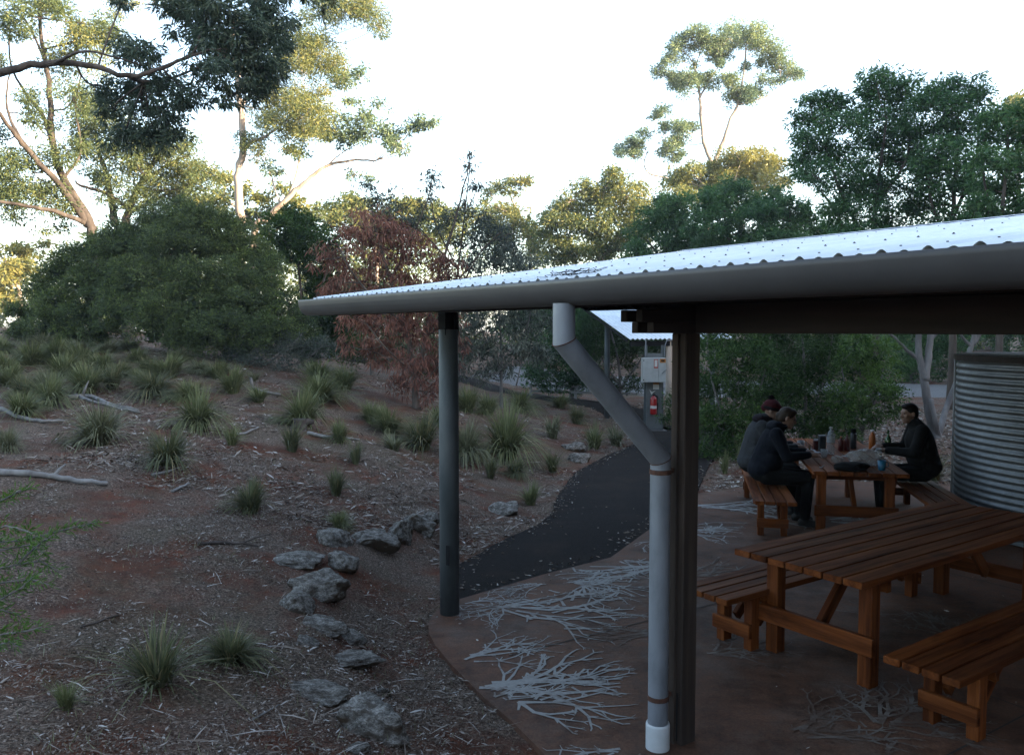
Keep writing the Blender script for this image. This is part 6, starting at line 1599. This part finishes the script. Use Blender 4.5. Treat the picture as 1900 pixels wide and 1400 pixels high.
mb = MB(); mb.lathe([(.036, 0), (.040, .006), (.040, .19), (.034, .205)], 18); mb.build('flask_body', m_tin, t, True)
mb = MB(); mb.lathe([(.033, .206), (.033, .255), (.029, .262)], 18); mb.build('cap', m_trou, t)
t = thing('glass_jar', 'small glass jar with a pale lid right of the plastic bag', 'jar', 1630, 850)
mb = MB(); mb.lathe([(.034, 0), (.038, .006), (.038, .085), (.032, .098)], 18); mb.build('jar_body', m_clear, t, True)
mb = MB(); mb.lathe([(.035, .099), (.035, .118)], 18); mb.build('lid', m_enam, t)
t = thing('carton', 'small dark carton between the tin and the mug', 'carton', 1514, 834)
me = bar_mesh(.07, .05, .12, .004).copy(); me.materials.clear(); link('box', me, m_redp, t, Matrix.Translation((0, 0, .06)))
mb = MB(); mb.add([(-.03, -.025, .121), (.03, -.025, .121), (.03, 0, .145), (-.03, 0, .145), (-.03, .025, .121), (.03, .025, .121)], [[0,1,2,3],[3,2,5,4]]); mb.build('top_fold', m_paper, t)
crumple('plastic_bag', 'crumpled pale plastic bag in the middle of the far table', 'bag', 1604, 862, (.19, .15, .105), m_milk, 3)
crumple('small_plastic_bag', 'small clear bag of food in front of the sauce bottles', 'bag', 1553, 858, (.065, .06, .05), m_milk, 7)
crumple('black_bag', 'black cloth bag slumped at the near end of the far table', 'bag', 1578, 872, (.20, .12, .055), m_trou, 12)
crumple('food_parcel', 'brown opened food parcel in front of the person in navy', 'food', 1506, 846, (.085, .065, .026), m_bread, 17)
mb = MB(); V = []; F = []
for i in range(9):
    for j in range(7): V.append(((i-4)*.045, (j-3)*.045, .003+.008*math.sin(i*1.7)*math.cos(j*1.3)+.008))
for i in range(8):
    for j in range(6): F.append([i*7+j, (i+1)*7+j, (i+1)*7+j+1, i*7+j+1])
mb.add(V, F); o = mb.build('paper_sheet', m_paper, None, True); o.location = tbl(1494, 836)-Vector((0, 0, .0085)); o.rotation_euler = (0, 0, FA+.2); tag(o, 'creased white paper spread under the mug', 'paper', 'things on the far table')
t = thing('tape_roll', 'ring-shaped brown roll standing beside the mug', 'roll', 1502, 836, FAB)
mb = MB(); P = [(0, .030*math.cos(a), .042+.030*math.sin(a)) for a in [2*math.pi*k/24 for k in range(25)]]; mb.tube(P, .011, 8, False); mb.build('ring', m_bread, t, True)
o = MB(); o.box((-.05, -.03, 0), (.05, .03, .006)); o = o.build('napkin', m_paper); o.location = tbl(1570, 846); o.rotation_euler = (.0, .0, .6); tag(o, 'small folded white napkin beside the sauce bottles', 'napkin', 'things on the far table')
mb = MB(); mb.tube([(-.09, 0, .006), (.03, 0, .006), (.05, 0, .008)], [.004, .005, .004], 6); mb.ellipsoid((.075, 0, .008), (.03, .018, .005)); o = mb.build('spoon', m_enam, None, True); o.location = tbl(1526, 866); o.rotation_euler = (0, 0, FA+2.8); tag(o, 'pale spoon lying at the near edge of the far table', 'spoon', 'things on the far table')
# ================================================================ AIR
mb = MB(); mb.box((-1100, -1100, -2.0), (1100, 1700, 34.0))  # volume added to lift and wash out far crowns, imitating lens bloom
m_haze = bpy.data.materials.new('haze'); m_haze.use_nodes = True
_nt = m_haze.node_tree; _nt.nodes.remove(_nt.nodes['Principled BSDF'])
_pv = _nt.nodes.new('ShaderNodeVolumePrincipled'); _pv.inputs['Color'].default_value = (.86, .93, 1.0, 1); _pv.inputs['Density'].default_value = .0006; _pv.inputs['Anisotropy'].default_value = .2
_nt.links.new(_pv.outputs[0], _nt.nodes['Material Output'].inputs['Volume'])
tag(mb.build('haze', m_haze), 'thin pale haze added to wash out the far trees like lens bloom', 'haze', kind='stuff')
